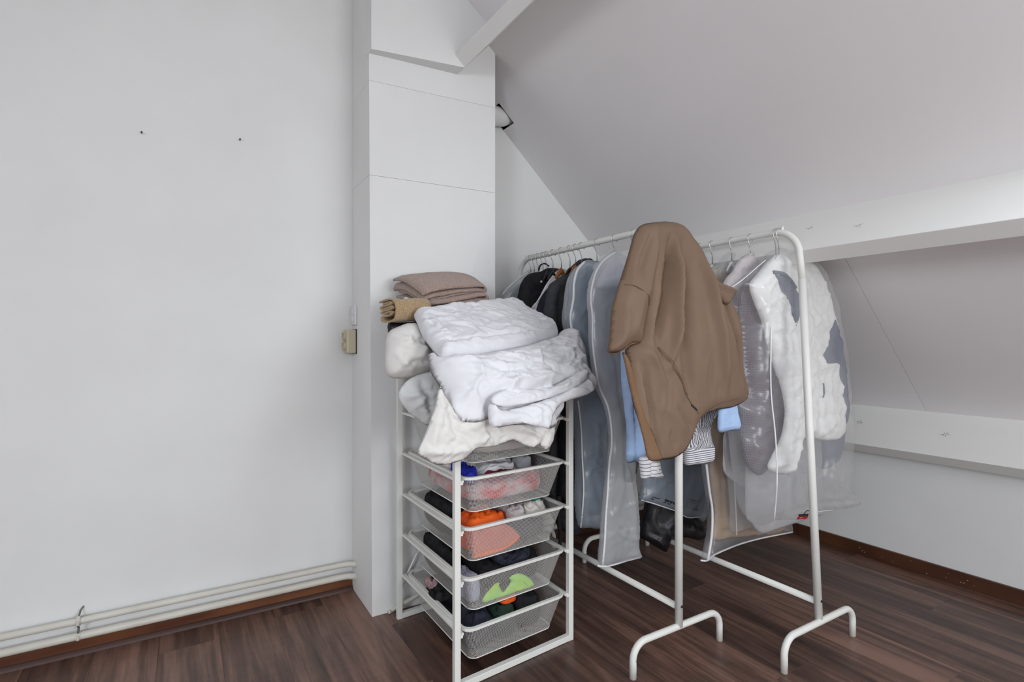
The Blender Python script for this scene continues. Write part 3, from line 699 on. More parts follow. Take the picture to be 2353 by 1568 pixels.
def heap(name, s0, s1, t0, t1, z0, z1, mat, seed, label, cat='clothing', group=None, amp=0.016, n=(20, 20), flatb=True, sc=13):
    """a crumpled piece of clothing lying in a basket"""
    nu, nv = 44, 22; v = []; f = []; rnd = Vector((seed * 5.1, seed * 2.7, seed))
    for j in range(nv + 1):
        ph = -math.pi / 2 + math.pi * j / nv
        for i in range(nu):
            th = 2 * math.pi * i / nu
            def sp(x, e): return math.copysign(abs(x) ** e, x)
            cx = sp(math.cos(ph), 0.55) * sp(math.cos(th), 0.6); cyy = sp(math.cos(ph), 0.55) * sp(math.sin(th), 0.6); cz = sp(math.sin(ph), 0.7)
            p = FR(s0 + (s1 - s0) * (cx + 1) / 2, t0 + (t1 - t0) * (cyy + 1) / 2, z0 + (z1 - z0) * (cz + 1) / 2)
            q = p * sc + rnd; d = noise.noise(q) * 0.7 + crease(q * 1.5 + rnd) * 0.9
            if cz > -0.4: p.z += 1.5 * amp * d * min(1, (cz + 0.4) * 1.5)
            p += Vector((noise.noise(q + Vector((7, 0, 0))), noise.noise(q + Vector((0, 7, 0))), 0)) * amp * 0.35
            v.append(p)
    for j in range(nv):
        for i in range(nu): f.append((j * nu + i, j * nu + (i + 1) % nu, (j + 1) * nu + (i + 1) % nu, (j + 1) * nu + i))
    o = meshobj(name, v, f, M[mat], None, True)
    tag(o, label, cat, group); return o
FN = Vector((0.092, -1, 0)).normalized()
def FP_(t, z=0.5, lean=0.27): return (tuple(FR(0.5, t, z)), tuple(Vector((FN.x, FN.y, -lean))))
B0 = BH - 0.004
# topmost basket: white bedding showing through the mesh
heap('folded_sheet', 0.125, 0.885, 0.045, 0.93, RIMS[4] - B0, RIMS[4] + 0.02, 'linen_warm', 1, 'cream folded bedding lying in the topmost basket', 'bedding', amp=0.008)
# second basket
z = RIMS[3] - B0
heap('printed_shirt', 0.135, 0.875, 0.055, 0.92, z, z + 0.088, 'redprint', 2, 'red and white printed garment filling the second basket from the top')
heap('white_shirt', 0.225, 0.62, 0.12, 0.60, z + 0.080, z + 0.130, 'linen', 3, 'white folded shirt on top of the red printed clothes', amp=0.010)
heap('grey_shirt', 0.63, 0.80, 0.18, 0.50, z + 0.080, z + 0.128, 'grey_cloth', 4, 'grey garment behind the white folded shirt in a basket', amp=0.010)
heap('black_shirt', 0.64, 0.84, 0.52, 0.85, z + 0.078, z + 0.130, 'black', 5, 'black patterned garment beside the grey one in the second basket', amp=0.010)
heap('blue_shirt', 0.105, 0.222, 0.06, 0.33, z + 0.085, z + 0.132, 'royal', 6, 'royal blue garment at the edge of the second basket', amp=0.008)
heap('cream_shirt', 0.105, 0.220, 0.35, 0.80, z + 0.082, z + 0.128, 'ivory', 26, 'cream garment behind the royal blue one in the second basket', amp=0.008)
heap('maroon_shirt', 0.24, 0.52, 0.045, 0.115, z + 0.084, z + 0.110, 'maroon', 7, 'maroon garment under the white folded shirt in a basket', amp=0.006)
# third basket
z = RIMS[2] - B0
heap('dotted_dress', 0.135, 0.45, 0.38, 0.915, z + 0.002, z + 0.132, 'black', 8, 'black garment with small white dots behind the orange one', amp=0.010)
heap('grey_shorts', 0.515, 0.875, 0.055, 0.92, z, z + 0.080, 'darkgrey', 9, 'dark grey garment under the ivory lace in the middle basket')
heap('orange_vest', 0.135, 0.505, 0.085, 0.37, z, z + 0.126, 'orange', 10, 'bright orange sports garment crumpled in the middle basket', amp=0.010)
heap('lilac_shirt', 0.512, 0.640, 0.07, 0.40, z + 0.078, z + 0.126, 'lavender', 11, 'pale lilac top between the orange garment and ivory lace', amp=0.008)
heap('lace_shirt', 0.645, 0.855, 0.06, 0.45, z + 0.076, z + 0.126, 'ivory', 12, 'ivory lace garment crumpled in the middle basket', amp=0.009)
heap('teal_shirt', 0.74, 0.855, 0.14, 0.44, z + 0.112, z + 0.142, 'teal', 13, 'teal lace garment poking out above the ivory lace', amp=0.010)
# fourth basket
z = RIMS[1] - B0
heap('black_trousers', 0.255, 0.875, 0.085, 0.92, z, z + 0.104, 'black', 14, 'black trousers heaped in the second basket from the floor', amp=0.016)
heap('navy_shorts', 0.40, 0.72, 0.06, 0.5, z + 0.092, z + 0.128, 'midnight', 15, 'midnight blue garment on the black trousers', amp=0.012)
heap('black_socks', 0.145, 0.265, 0.36, 0.9, z + 0.002, z + 0.132, 'black', 16, 'black clothing rolled up at the side of the second basket from the floor', amp=0.012)
heap('lilac_shorts', 0.145, 0.25, 0.07, 0.34, z + 0.002, z + 0.095, 'lilac', 17, 'pale lilac garment behind the side mesh of the second basket from the floor', amp=0.006)
# bottom basket
z = RIMS[0] - B0
heap('black_leggings', 0.145, 0.555, 0.37, 0.915, z, z + 0.112, 'black', 18, 'black leggings heaped in the bottom basket', amp=0.014)
heap('pleated_skirt', 0.565, 0.82, 0.06, 0.6, z, z + 0.132, 'black', 19, 'black pleated garment standing up in the bottom basket', amp=0.012)
heap('green_shirt', 0.365, 0.56, 0.06, 0.36, z, z + 0.116, 'dkgreen', 20, 'dark green garment in front of the black leggings', amp=0.010)
heap('navy_shirt', 0.14, 0.362, 0.06, 0.36, z, z + 0.116, 'midnight', 21, 'midnight blue shirt in the front of the bottom basket', amp=0.010)
heap('pink_shirt', 0.105, 0.2, 0.60, 0.78, z + 0.105, z + 0.134, 'pink', 22, 'dusty pink top among the black clothes of the bottom basket', amp=0.010)
heap('black_sock', 0.055, 0.24, 0.42, 0.60, z + 0.108, z + 0.138, 'black', 23, 'black garment hanging over the rim of the bottom basket', amp=0.012)
heap('orange_sock', 0.44, 0.58, 0.10, 0.24, z + 0.118, z + 0.140, 'orange', 24, 'small orange garment on the dark clothes of the bottom basket', amp=0.006)

# bright pieces pressed against the basket fronts
c = cloth('salmon_vest', [(1086, 1220), (1115, 1212), (1160, 1205), (1190, 1225), (1190, 1245), (1150, 1262), (1105, 1272), (1086, 1276)], FP_(0.040, 0.45, 0.277), M['salmon'], 0.004, 0.004, 0.02, wr=(0.002, 20, 3), res=0.010)
tag(c.o, 'salmon lined vest pressed against the front of the middle basket', 'clothing')
line(c, 'hem', [(1088, 1278), (1100, 1275), (1124, 1269), (1158, 1258), (1178, 1243), (1192, 1229)], 0.009, 'orange2', lift=0.000, flat=0.3)
c = cloth('neon_trainer', [(1108, 1378), (1128, 1352), (1142, 1340), (1150, 1352), (1156, 1362), (1164, 1352), (1174, 1336), (1170, 1328), (1188, 1318), (1206, 1322), (1222, 1334), (1227, 1348), (1220, 1356), (1180, 1366), (1140, 1376), (1114, 1385)], FP_(0.056, 0.28, 0.277), M['neon'], 0.006, 0.004, 0.02, wr=(0.0015, 22, 5), res=0.007, smoothk=2)
tag(c.o, 'neon green sports shoe pressed against the mesh of a basket', 'shoe')
line(c, 'strap', [(1124, 1362), (1136, 1348), (1146, 1341)], 0.004, 'neon_y', lift=0.000)
line(c, 'strap', [(1172, 1345), (1182, 1352), (1200, 1350)], 0.004, 'neon_y', lift=0.000)
line(c, 'strap', [(1178, 1332), (1200, 1334), (1214, 1348)], 0.003, 'neon_y', lift=0.000)
# ------------------------------------------------------------------ bedding piled on the drawer frame
o = heap('folded_duvet', 0.06, 0.96, 0.26, 0.96, 1.046, 1.115, 'linen_grey', 40, 'greyish white folded duvet at the bottom of the bedding pile', 'bedding', amp=0.012)
def TP(y0, z0, y1, z1, turn=0.0):
    """plane that climbs from (y0, z0) back to (y1, z1), facing the eye"""
    d = Vector((0, y1 - y0, z1 - z0)).normalized(); n = Vector((0, -d.z, d.y))
    n = Matrix.Rotation(turn, 3, 'Z') @ n
    return ((0.98, y0, z0), tuple(n))
BIG = TP(1.455, 0.82, 1.66, 1.12, 0.09)
c = cloth('crumpled_duvet', [(985, 815), (1005, 803), (1100, 812), (1200, 792), (1280, 762), (1305, 765), (1326, 790), (1340, 830), (1346, 862), (1362, 880), (1366, 897), (1330, 914), (1295, 925), (1272, 958), (1262, 984), (1200, 972), (1136, 980), (1118, 958), (1078, 968), (1044, 962), (1022, 930), (1010, 890), (992, 860)],
    BIG, M['linen'], 0.095, 0.05, 0.13, shell=0.03, wr=(0.0105, 13, 2), res=0.0062, sharp=0.65, smoothk=3, grain=(0.6, 1.2),
    folds=[([(1130, 925), (1160, 940), (1220, 915), (1330, 885)], -0.022, 0.012), ([(1135, 955), (1200, 950), (1290, 915)], -0.018, 0.010),
           ([(1050, 900), (1100, 915), (1150, 905), (1260, 900), (1320, 870)], 0.014, 0.014), ([(1255, 845), (1290, 830), (1325, 850)], 0.010, 0.008), ([(1240, 870), (1290, 850), (1330, 855)], -0.012, 0.008),
           ([(1060, 850), (1160, 835), (1250, 815)], 0.006, 0.02), ([(1060, 870), (1130, 885), (1200, 870)], -0.007, 0.01), ([(1130, 970), (1136, 930), (1160, 905)], 0.016, 0.012)])
tag(c.o, 'big crumpled white duvet slumping over the front of the drawer frame', 'bedding')
for k, (pxs, of) in enumerate((([(1125, 925), (1150, 942), (1185, 938), (1230, 925), (1290, 902), (1346, 868), (1366, 897), (1332, 912), (1292, 926), (1270, 958), (1262, 986), (1200, 972), (1136, 982), (1122, 956)], 0.070),
                               ([(1135, 905), (1180, 892), (1250, 895), (1300, 872), (1344, 846), (1350, 872), (1300, 900), (1240, 922), (1190, 930), (1160, 935), (1130, 926)], 0.082))):
    cloth('fold_layer', pxs, BIG, M['linen'], 0.012, 0.02, 0.03, wr=(0.010, 13, 30 + k), res=0.0065, smoothk=2, sharp=0.8, parent=c.o, off=of, grain=(0.6, 1.2))
c = cloth('folded_bedspread', [(951, 722), (968, 720), (1020, 714), (1090, 706), (1150, 697), (1178, 696), (1196, 704), (1225, 726), (1270, 752), (1281, 764), (1274, 780), (1200, 795), (1110, 812), (1040, 822), (1012, 816), (998, 800), (982, 782), (968, 762), (958, 738)],
    TP(1.60, 1.085, 1.94, 1.275, 0.05), M['linen'], 0.040, 0.035, 0.045, wr=(0.0060, 13, 6), res=0.0062, sharp=0.6, smoothk=3, grain=(0.7, 1.1),
    folds=[([(985, 770), (1015, 800), (1040, 803), (1120, 792), (1270, 770)], -0.010, 0.006), ([(968, 735), (990, 765), (1020, 790)], -0.008, 0.007), ([(1010, 735), (1060, 715), (1130, 705)], 0.006, 0.014), ([(1040, 760), (1120, 740), (1200, 735)], 0.005, 0.012),
           ([(1100, 700), (1080, 725), (1050, 745)], -0.005, 0.007), ([(1025, 815), (1030, 800), (1045, 790)], -0.006, 0.004)])
tag(c.o, 'white folded bedspread lying on the crumpled duvet', 'bedding')
c = cloth('white_pillow', [(890, 768), (918, 750), (946, 739), (960, 738), (975, 760), (990, 800), (1000, 838), (985, 855), (950, 869), (915, 871), (893, 866), (886, 850), (885, 825)],
    YP(1.76, 0.15, 1.05), M['linen_warm'], 0.065, 0.07, 0.09, wr=(0.012, 11, 8), res=0.007, smoothk=3, sharp=0.65, folds=[([(915, 855), (935, 838), (985, 835)], -0.014, 0.010), ([(930, 765), (945, 790), (985, 800)], -0.014, 0.010), ([(935, 775), (955, 800), (990, 815)], 0.008, 0.01)])
tag(c.o, 'white puffed bedding bundle bulging out on the side of the pile', 'bedding')
c = cloth('grey_sheet', [(932, 878), (960, 862), (1000, 856), (1015, 890), (1012, 930), (990, 978), (965, 968), (938, 948), (919, 922), (915, 905)],
    YP(1.70, 0.1, 0.98), M['linen_grey'], 0.02, 0.025, 0.07, wr=(0.011, 11, 9), res=0.008, sharp=0.8, smoothk=2, folds=[([(940, 880), (960, 920), (980, 965)], 0.01, 0.012), ([(960, 868), (980, 910), (990, 950)], -0.01, 0.012)])
tag(c.o, 'greyish sheet hanging beside the post under the white bundle', 'bedding')
c = cloth('cream_sheet', [(1012, 888), (1045, 945), (1090, 950), (1130, 960), (1200, 955), (1260, 960), (1290, 925), (1296, 930), (1284, 960), (1276, 985), (1272, 1012), (1255, 1036), (1240, 1022), (1225, 1030), (1200, 1022), (1178, 1012), (1140, 1026), (1100, 1030), (1085, 1040), (1062, 1058), (1030, 1067), (1002, 1068), (978, 1056), (960, 1042), (968, 1018), (985, 975), (1002, 925)],
    YP(1.505, 0.06, 0.9, 0.08), M['linen_warm'], 0.012, 0.008, 0.035, wr=(0.008, 12, 11), res=0.0065, smoothk=2, sharp=0.8,
    folds=[([(1020, 900), (1035, 960), (1060, 975), (1100, 955)], -0.012, 0.009), ([(1010, 920), (1000, 980), (985, 1040)], 0.006, 0.012), ([(965, 1038), (1010, 1040), (1080, 1035)], 0.010, 0.010), ([(1100, 965), (1110, 1000), (1090, 1030)], 0.008, 0.014), ([(1140, 985), (1200, 1000), (1240, 1010)], -0.008, 0.008), ([(1230, 985), (1240, 1020)], 0.008, 0.008)])
tag(c.o, 'cream fitted sheet hanging down over the top basket', 'bedding')

# folded towels: a strip folded back and forth, swept along its depth
def fold_profile(w, layers, t, gap, ragged, seed):
    """centre line of a strip folded back and forth, starting on top; big fold on the right, loops on the left"""
    random.seed(seed); pts = []; z = 0.0; step = t + gap
    for k in range(layers):
        l, r = random.uniform(0, ragged), w - random.uniform(0, ragged * 0.3)
        xs = [l + (r - l) * i / 7 for i in range(8)]
        if k % 2: xs = xs[::-1]
        for i, x in enumerate(xs): pts.append((x, z + gap * 0.35 * math.sin(x * 23 + seed + k)))
        if k < layers - 1:
            sg = 1 if k % 2 == 0 else -1; xe = xs[-1]
            for a in (0.25, 0.5, 0.75): pts.append((xe + sg * math.sin(math.pi * a) * step * 0.5, z - step * (1 - math.cos(math.pi * a)) / 2))
        z -= step
    return pts
def towel(name, org, ex, ey, w, layers, t, gap, ragged, seed, mat, label, group=None, wav=0.0, cap=0.0, prof=None):
    ex, ey, org = Vector(ex), Vector(ey), Vector(org); L = ey.length; ezn = ex.cross(ey).normalized()
    exn = ex.normalized(); prof = prof or fold_profile(w, layers, t, gap, ragged, seed); m = len(prof); nn = 12
    # offset outline of the strip
    nrm = []
    for i in range(m):
        a, b = prof[max(i - 1, 0)], prof[min(i + 1, m - 1)]; dx, dz = b[0] - a[0], b[1] - a[1]; l = math.hypot(dx, dz) + 1e-9; nrm.append((-dz / l, dx / l))
    ring = [(prof[i][0] + nrm[i][0] * t / 2, prof[i][1] + nrm[i][1] * t / 2) for i in range(m)] + [(prof[i][0] - nrm[i][0] * t / 2, prof[i][1] - nrm[i][1] * t / 2) for i in range(m - 1, -1, -1)]
    v, f = [], []; k = len(ring)
    for j in range(nn + 1):
        s = j / nn; rd = 1 - cap * (abs(2 * s - 1) ** 6)
        for (x, z_) in ring:
            sag = -wav * ((x / w - 0.45) ** 2) * 4 - wav * 0.8 * (2 * s - 1) ** 2
            q = org + exn * x + ey * s + ezn * (z_ * rd + sag)
            q += Vector((noise.noise(q * 14 + Vector((seed, 0, 0))), noise.noise(q * 14 + Vector((0, seed, 0))), noise.noise(q * 14))) * 0.004
            v.append(q)
    for j in range(nn):
        for i in range(k): f.append((j * k + i, j * k + (i + 1) % k, (j + 1) * k + (i + 1) % k, (j + 1) * k + i))
    # end caps as quads across the strip
    for j in (0, nn):
        for i in range(m - 1): f.append((j * k + i, j * k + i + 1, j * k + k - 2 - i, j * k + k - 1 - i))
    o = meshobj(name, v, f, M[mat], None, True); tag(o, label, 'towel', group)
    return o
ex = Vector((0.25, 0.02, 0.05)); 
P0 = Vector((0.757, 1.885, 1.308)); ey = Vector((-0.045, 0.20, 0.072))
towel('folded_towel', P0, ex, ey, 0.29, 3, 0.0085, 0.0130, 0.022, 1, 'towel', 'mauve folded bath towel on top of the towel stack', 'folded towels on the bedding', 0.020)
towel('folded_towel', P0 + Vector((0.012, 0.0, -0.060)), ex, ey * 0.96, 0.285, 2, 0.0095, 0.012, 0.012, 2, 'towel', 'mauve folded towel in the middle of the towel stack', 'folded towels on the bedding', 0.006)
towel('folded_towel', P0 + Vector((0.014, 0.0, -0.100)), ex, ey * 0.95, 0.325, 3, 0.0095, 0.010, 0.012, 3, 'towel2', 'pinkish brown folded towel at the bottom of the towel stack', 'folded towels on the bedding', 0.006)
# beige towel, seen on its folded end
bo = on_y(893, 690, 1.86)
BP = [(0, .93), (.25, .97), (.55, 1.0), (.85, .93), (1.0, .65), (.96, .28), (.78, .06), (.3, 0), (.06, .06), (0, .17), (.12, .26), (.45, .26), (.72, .36), (.74, .42), (.5, .41), (.1, .37), (.02, .43), (.12, .49), (.5, .52), (.76, .60), (.74, .66), (.5, .62), (.1, .58), (.02, .64), (.12, .71), (.5, .75), (.72, .80), (.7, .86), (.4, .84), (.2, .82)]
BP = [(p.x * 0.082, p.y * 0.078 - 0.078) for p in smooth_path([Vector((a, b, 0)) for a, b in BP], 3)]
bo = on_y(872, 690, 1.86)
towel('folded_towel', bo, Vector((0.37, -0.93, 0.0)), Vector((0.155, 0.062, 0.012)), 0.082, 6, 0.0058, 0.0052, 0.010, 7, 'towel_beige', 'beige folded towel sticking out beside the towel stack', 'folded towels on the bedding', 0.0, prof=BP)
c = cloth('grey_bag', [(892, 742), (920, 735), (955, 722), (968, 735), (962, 755), (930, 768), (898, 770)], YP(1.86, 0.2, 1.15), M['black_shiny'], 0.02, 0.05, 0.04, wr=(0.004, 20, 4), res=0.01)
tag(c.o, 'dark shiny folded bag under the beige towel', 'bag')
c = cloth('white_cloth', [(928, 684), (950, 680), (985, 700), (985, 730), (960, 735), (948, 715)], YP(1.90, 0.5, 1.2), M['linen_warm'], 0.010, 0.010, 0.03, wr=(0.003, 20, 5), res=0.009)
tag(c.o, 'white cloth tucked between the beige towel and the mauve stack', 'bedding')

# pale cable lying behind the drawer frame
cb = MB().tube(smooth_path([on_z(893, 1408, 0.006), on_z(903, 1402, 0.008), on_plane(925, 1388, (0.74, 2.09, 0), (0, 1, 0)), on_plane(950, 1374, (0.74, 2.10, 0), (0, 1, 0)), Vector((0.95, 2.112, 0.09)), Vector((1.15, 2.12, 0.05))], 8), 0.0075, 10).build('vacuum_hose', M['pipe'], None, True)
tag(cb, 'cream hose lying on the floor behind the drawer frame', 'hose')
cb = MB().tube(smooth_path([Vector((0.76, 2.104, 0.11)), Vector((0.79, 2.105, 0.17)), Vector((0.85, 2.11, 0.26)), Vector((0.93, 2.12, 0.30)), Vector((0.96, 2.122, 0.05)), Vector((1.0, 2.12, 0.006))], 8), 0.004, 8).build('power_cable', M['hanger_white'], None, True)
tag(cb, 'thin white cable leaning up behind the bottom baskets', 'cable')
# ------------------------------------------------------------------ two clothes racks
X1, X2, ZR, RT = 1.480, 1.934, 1.525, 0.0125
def arc(c, a, b, r, k=8):
    """quarter turn around c from direction a to direction b"""
    return [Vector(c) + Vector(a) * r * math.cos(math.pi / 2 * i / k) + Vector(b) * r * math.sin(math.pi / 2 * i / k) for i in range(k + 1)]
def rack(X, yn, yf, lean, label, near_knob=True):
    root = empty('clothes_rack', (X, (yn + yf) / 2, 0)); tag(root, label, 'clothes rack', 'white tube clothes racks')
    FZ, JZ, R = 0.112, 1.335, 0.10
    def py(y, z): return y + lean * z / ZR
    # top rail bent down at both ends
    pts = [Vector((X, py(yn, JZ), JZ))]
    a = py(yn, ZR); b = py(yf, ZR)
    pts += [Vector((X, a + R, ZR - R)) + Vector((0, -math.cos(t), math.sin(t))) * R for t in [math.pi / 2 * i / 10 for i in range(11)]]
    pts += [Vector((X, b - R, ZR - R)) + Vector((0, math.sin(t), math.cos(t))) * R for t in [math.pi / 2 * i / 10 for i in range(11)]]
    pts += [Vector((X, py(yf, JZ), JZ))]
    MB().tube(pts, RT, 14).build('hanging_rail', M['white_metal'], root, True)
    for y in (yn, yf):
        MB().tube([(X, py(y, FZ), FZ), (X, py(y, JZ + 0.0), JZ)], RT + 0.0012, 14).build('post', M['white_metal'], root, True)
        hw, r = 0.218, 0.055
        fp = [Vector((X - hw, y, 0.0)), Vector((X - hw, y, FZ - r))] + [Vector((X - hw + r, y, FZ - r)) + Vector((-math.cos(t), 0, math.sin(t))) * r for t in [math.pi / 2 * i / 8 for i in range(9)]]
        fp += [Vector((X + hw - r, y, FZ - r)) + Vector((math.sin(t), 0, math.cos(t))) * r for t in [math.pi / 2 * i / 8 for i in range(9)]] + [Vector((X + hw, y, 0.0))]
        MB().tube(fp, 0.0115, 14).build('foot', M['white_metal'], root, True)
        sgn = -1 if y == yn else 1
        MB().tube([(X, py(y, 0.185) + sgn * 0.012, 0.185), (X, py(y, 0.185) + sgn * 0.0152, 0.185)], 0.005, 10).build('screw', M['screw'], root)
        pk = a + R - 0.032 if y == yn else b - R + 0.032
        dk = R - math.sqrt(R * R - 0.032 ** 2)
        if y == yf or near_knob: MB().tube([(X, pk, ZR + 0.008 - dk), (X, pk, ZR + 0.024 - dk)], [0.007, 0.005], 10).build('stop_knob', M['white_metal'], root, True)
    MB().tube([(X, py(yn, 0.178) + 0.006, 0.178), (X, py(yf, 0.178) - 0.006, 0.178)], 0.0125, 14, flat=0.75).build('cross_bar', M['white_metal'], root, True)
    return root
rack(X1, 1.304, 2.352, 0.0, 'white tube clothes rack behind the drawer frame, brown shirt thrown over its end', False)
rack(X2, 1.063, 2.115, 0.075, 'white tube clothes rack beside the knee wall, leaning slightly')

# hangers
def hanger(X, y, kind, label, group, w=0.20):
    root = empty('coat_hanger', (X, y, ZR - 0.18)); tag(root, label, 'hanger', group)
    r = 0.0168; c = Vector((X, y, ZR + 0.0125 + 0.0016 - r))
    pts = [c + Vector((math.cos(t), 0, math.sin(t))) * r for t in [math.radians(d) for d in range(-35, 215, 18)]]
    pts += [Vector((X - 0.004, y, ZR - 0.036)), Vector((X + 0.002, y, ZR - 0.046)), Vector((X + 0.002, y, ZR - 0.097))]
    MB().tube(pts, 0.0018, 7).build('hook', M['chrome'], root, True)
    zt = ZR - 0.094; k = 12
    arm = [Vector((X + w * (2 * i / k - 1), y, zt - 0.035 * abs(2 * i / k - 1) ** 1.3)) for i in range(k + 1)]
    th = 0.011 if kind == 'hanger_wood' else 0.0065
    MB().tube(arm, [th * (0.75 + 0.75 * (1 - abs(2 * i / k - 1)) ** 2) for i in range(k + 1)], 10, flat=0.6).build('shoulder_bar', M[kind], root, True)
    return root
def rail_y(u, X):
    r = (u - CX) / F; d = X / (SA * r + CA); return d * (SA - CA * r)
GH1, GH2 = 'hangers on the rack behind the drawer frame', 'hangers on the rack beside the knee wall'
HL1 = 'bright wire hanger hook crowded at the alcove end of the rail'
for u in (1219, 1227, 1236, 1247, 1256): hanger(X1, rail_y(u, X1), 'hanger_black', HL1, GH1, 0.018)
for u, kd, lb in ((1270, 'hanger_black', 'hanger holding the black coat with the white snap'), (1289, 'hanger_wood', 'wooden hanger with varnished brown neck among the dark jackets'),
                  (1309, 'hanger_black', 'hanger of the navy jacket'), (1322, 'hanger_wood', 'hanger of the quilted charcoal jacket'), (1336, 'hanger_black', 'hanger of the black jacket beside the blue-grey garment bag'),
                  (1371, 'hanger_white', 'hanger sticking out of the blue-grey garment bag'), (1412, 'hanger_white', 'hanger in the milky garment bag beside the brown shirt'), (1455, 'hanger_white', 'hanger holding the light blue shirt under the brown shirt')):
    hanger(X1, rail_y(u, X1), kd, lb, GH1, 0.028)
for u, kd, lb in ((1545, 'hanger_black', 'hanger holding the black garment behind the brown shirt'), (1570, 'hanger_white', 'hanger holding the printed bag behind the brown shirt'), (1608, 'hanger_white', 'hanger half hidden by the brown shirt on the leaning rack'),
                  (1636, 'hanger_white', 'hanger of the cream blouse'), (1681, 'hanger_white', 'hanger in the small white cover beside the greige shirt'), (1724, 'hanger_white', 'hanger holding the greige shirt'),
                  (1782, 'hanger_white', 'hanger of the purple checked jacket'), (1789, 'hanger_white', 'hanger of the white down jacket')):
    hanger(X2, rail_y(u, X2), kd, lb, GH2, 0.03)

# ------------------------------------------------------------------ clothes on the rack behind the drawer frame, from the alcove outwards
def put(c, label, cat, group=None): return tag(c.o, label, cat, group)
G1, G2 = None, None
c = cloth('grey_jacket', [(1216, 640), (1196, 652), (1172, 668), (1158, 690), (1152, 760), (1150, 900), (1160, 1080), (1280, 1080), (1280, 700), (1245, 645)], YP(2.26), M['grey_cloth'], 0.02, 0.03, 0.06, wr=(0.006, 7, 21), res=0.02)
put(c, 'grey jacket inside clear plastic at the alcove end of the rack', 'jacket', G1)
c = cloth('clear_cover', [(1218, 622), (1196, 634), (1168, 654), (1150, 672), (1143, 720), (1142, 900), (1150, 1100), (1292, 1100), (1292, 690), (1250, 630)], YP(2.26), M['film_clear'], 0.035, 0.045, 0.06, wr=(0.005, 9, 22), res=0.02)
put(c, 'clear plastic cover over the grey jacket in the alcove', 'garment bag', G1)
line(c, 'piping', [(1213, 626), (1190, 640), (1165, 662), (1152, 678)], 0.003, 'piping')
c = cloth('black_coat', [(1262, 616), (1243, 624), (1220, 628), (1206, 638), (1196, 655), (1190, 680), (1187, 720), (1188, 900), (1192, 1100), (1315, 1100), (1315, 690), (1296, 626)], YP(2.15), M['black'], 0.035, 0.035, 0.06, wr=(0.006, 8, 23), res=0.015, folds=[([(1205, 668), (1240, 664), (1260, 640)], -0.01, 0.008)])
put(c, 'black coat with a white snap button on its shoulder', 'coat', G1)
MB().tube([c.at(1234, 649, 0.0), c.at(1234, 649, 0.004)], 0.005, 12).build('snap_button', M['piping'], c.o)
line(c, 'loop_strap', [(1238, 622), (1242, 610), (1252, 606), (1262, 612)], 0.004, 'black', lift=0.0)
c = cloth('grey_cover', [(1291, 618), (1278, 624), (1264, 640), (1250, 662), (1236, 690), (1222, 708), (1217, 760), (1216, 950), (1225, 1040), (1335, 1040), (1335, 690), (1308, 628)], YP(2.065), M['lavender'], 0.025, 0.025, 0.05, wr=(0.004, 8, 24), res=0.014)
put(c, 'pale grey fabric cover on the wooden hanger', 'garment bag', G1)
line(c, 'piping', [(1276, 628), (1258, 650), (1242, 680), (1226, 704), (1217, 720), (1215, 800)], 0.0035, 'piping')
c = cloth('navy_jacket', [(1312, 622), (1296, 638), (1270, 652), (1250, 672), (1236, 700), (1226, 740), (1220, 820), (1222, 1000), (1234, 1150), (1335, 1150), (1345, 700), (1332, 630)], YP(2.0), M['navy'], 0.035, 0.03, 0.06, wr=(0.006, 8, 25), res=0.014)
put(c, 'navy jacket between the pale grey cover and the quilted jacket', 'jacket', G1)
c = cloth('quilted_jacket', [(1336, 596), (1318, 608), (1300, 628), (1276, 644), (1260, 658), (1254, 690), (1249, 720), (1246, 780), (1248, 900), (1256, 1050), (1268, 1190), (1345, 1190), (1366, 700), (1356, 604)], YP(1.935), M['charcoal'], 0.035, 0.03, 0.06, wr=(0.003, 10, 26), res=0.010, quilt=(0.034, 0.007))
put(c, 'charcoal quilted jacket with horizontal stitching', 'jacket', G1)
c = cloth('black_jacket', [(1346, 596), (1330, 606), (1312, 630), (1296, 650), (1286, 672), (1281, 720), (1282, 900), (1286, 1080), (1290, 1150), (1378, 1150), (1378, 660), (1364, 600)], YP(1.88), M['black'], 0.03, 0.03, 0.05, wr=(0.005, 8, 27), res=0.014)
put(c, 'plain black jacket in front of the quilted one', 'jacket', G1)
MB().tube(smooth_path([on_y(u, v, 1.85) for u, v in ((1284, 1140), (1283, 1190), (1288, 1236), (1284, 1262))], 6), [0.012 - 0.0003 * i for i in range(19)], 8).build('belt', M['black'], c.o, True)
c = cloth('pale_cover', [(1340, 606), (1322, 616), (1306, 636), (1299, 660), (1294, 700), (1291, 740), (1300, 790), (1304, 900), (1310, 1000), (1385, 1000), (1385, 660), (1366, 610)], YP(1.83), M['film'], 0.016, 0.016, 0.05, wr=(0.004, 8, 28), res=0.014)
put(c, 'narrow milky garment cover next to the black jacket', 'garment bag', G1)

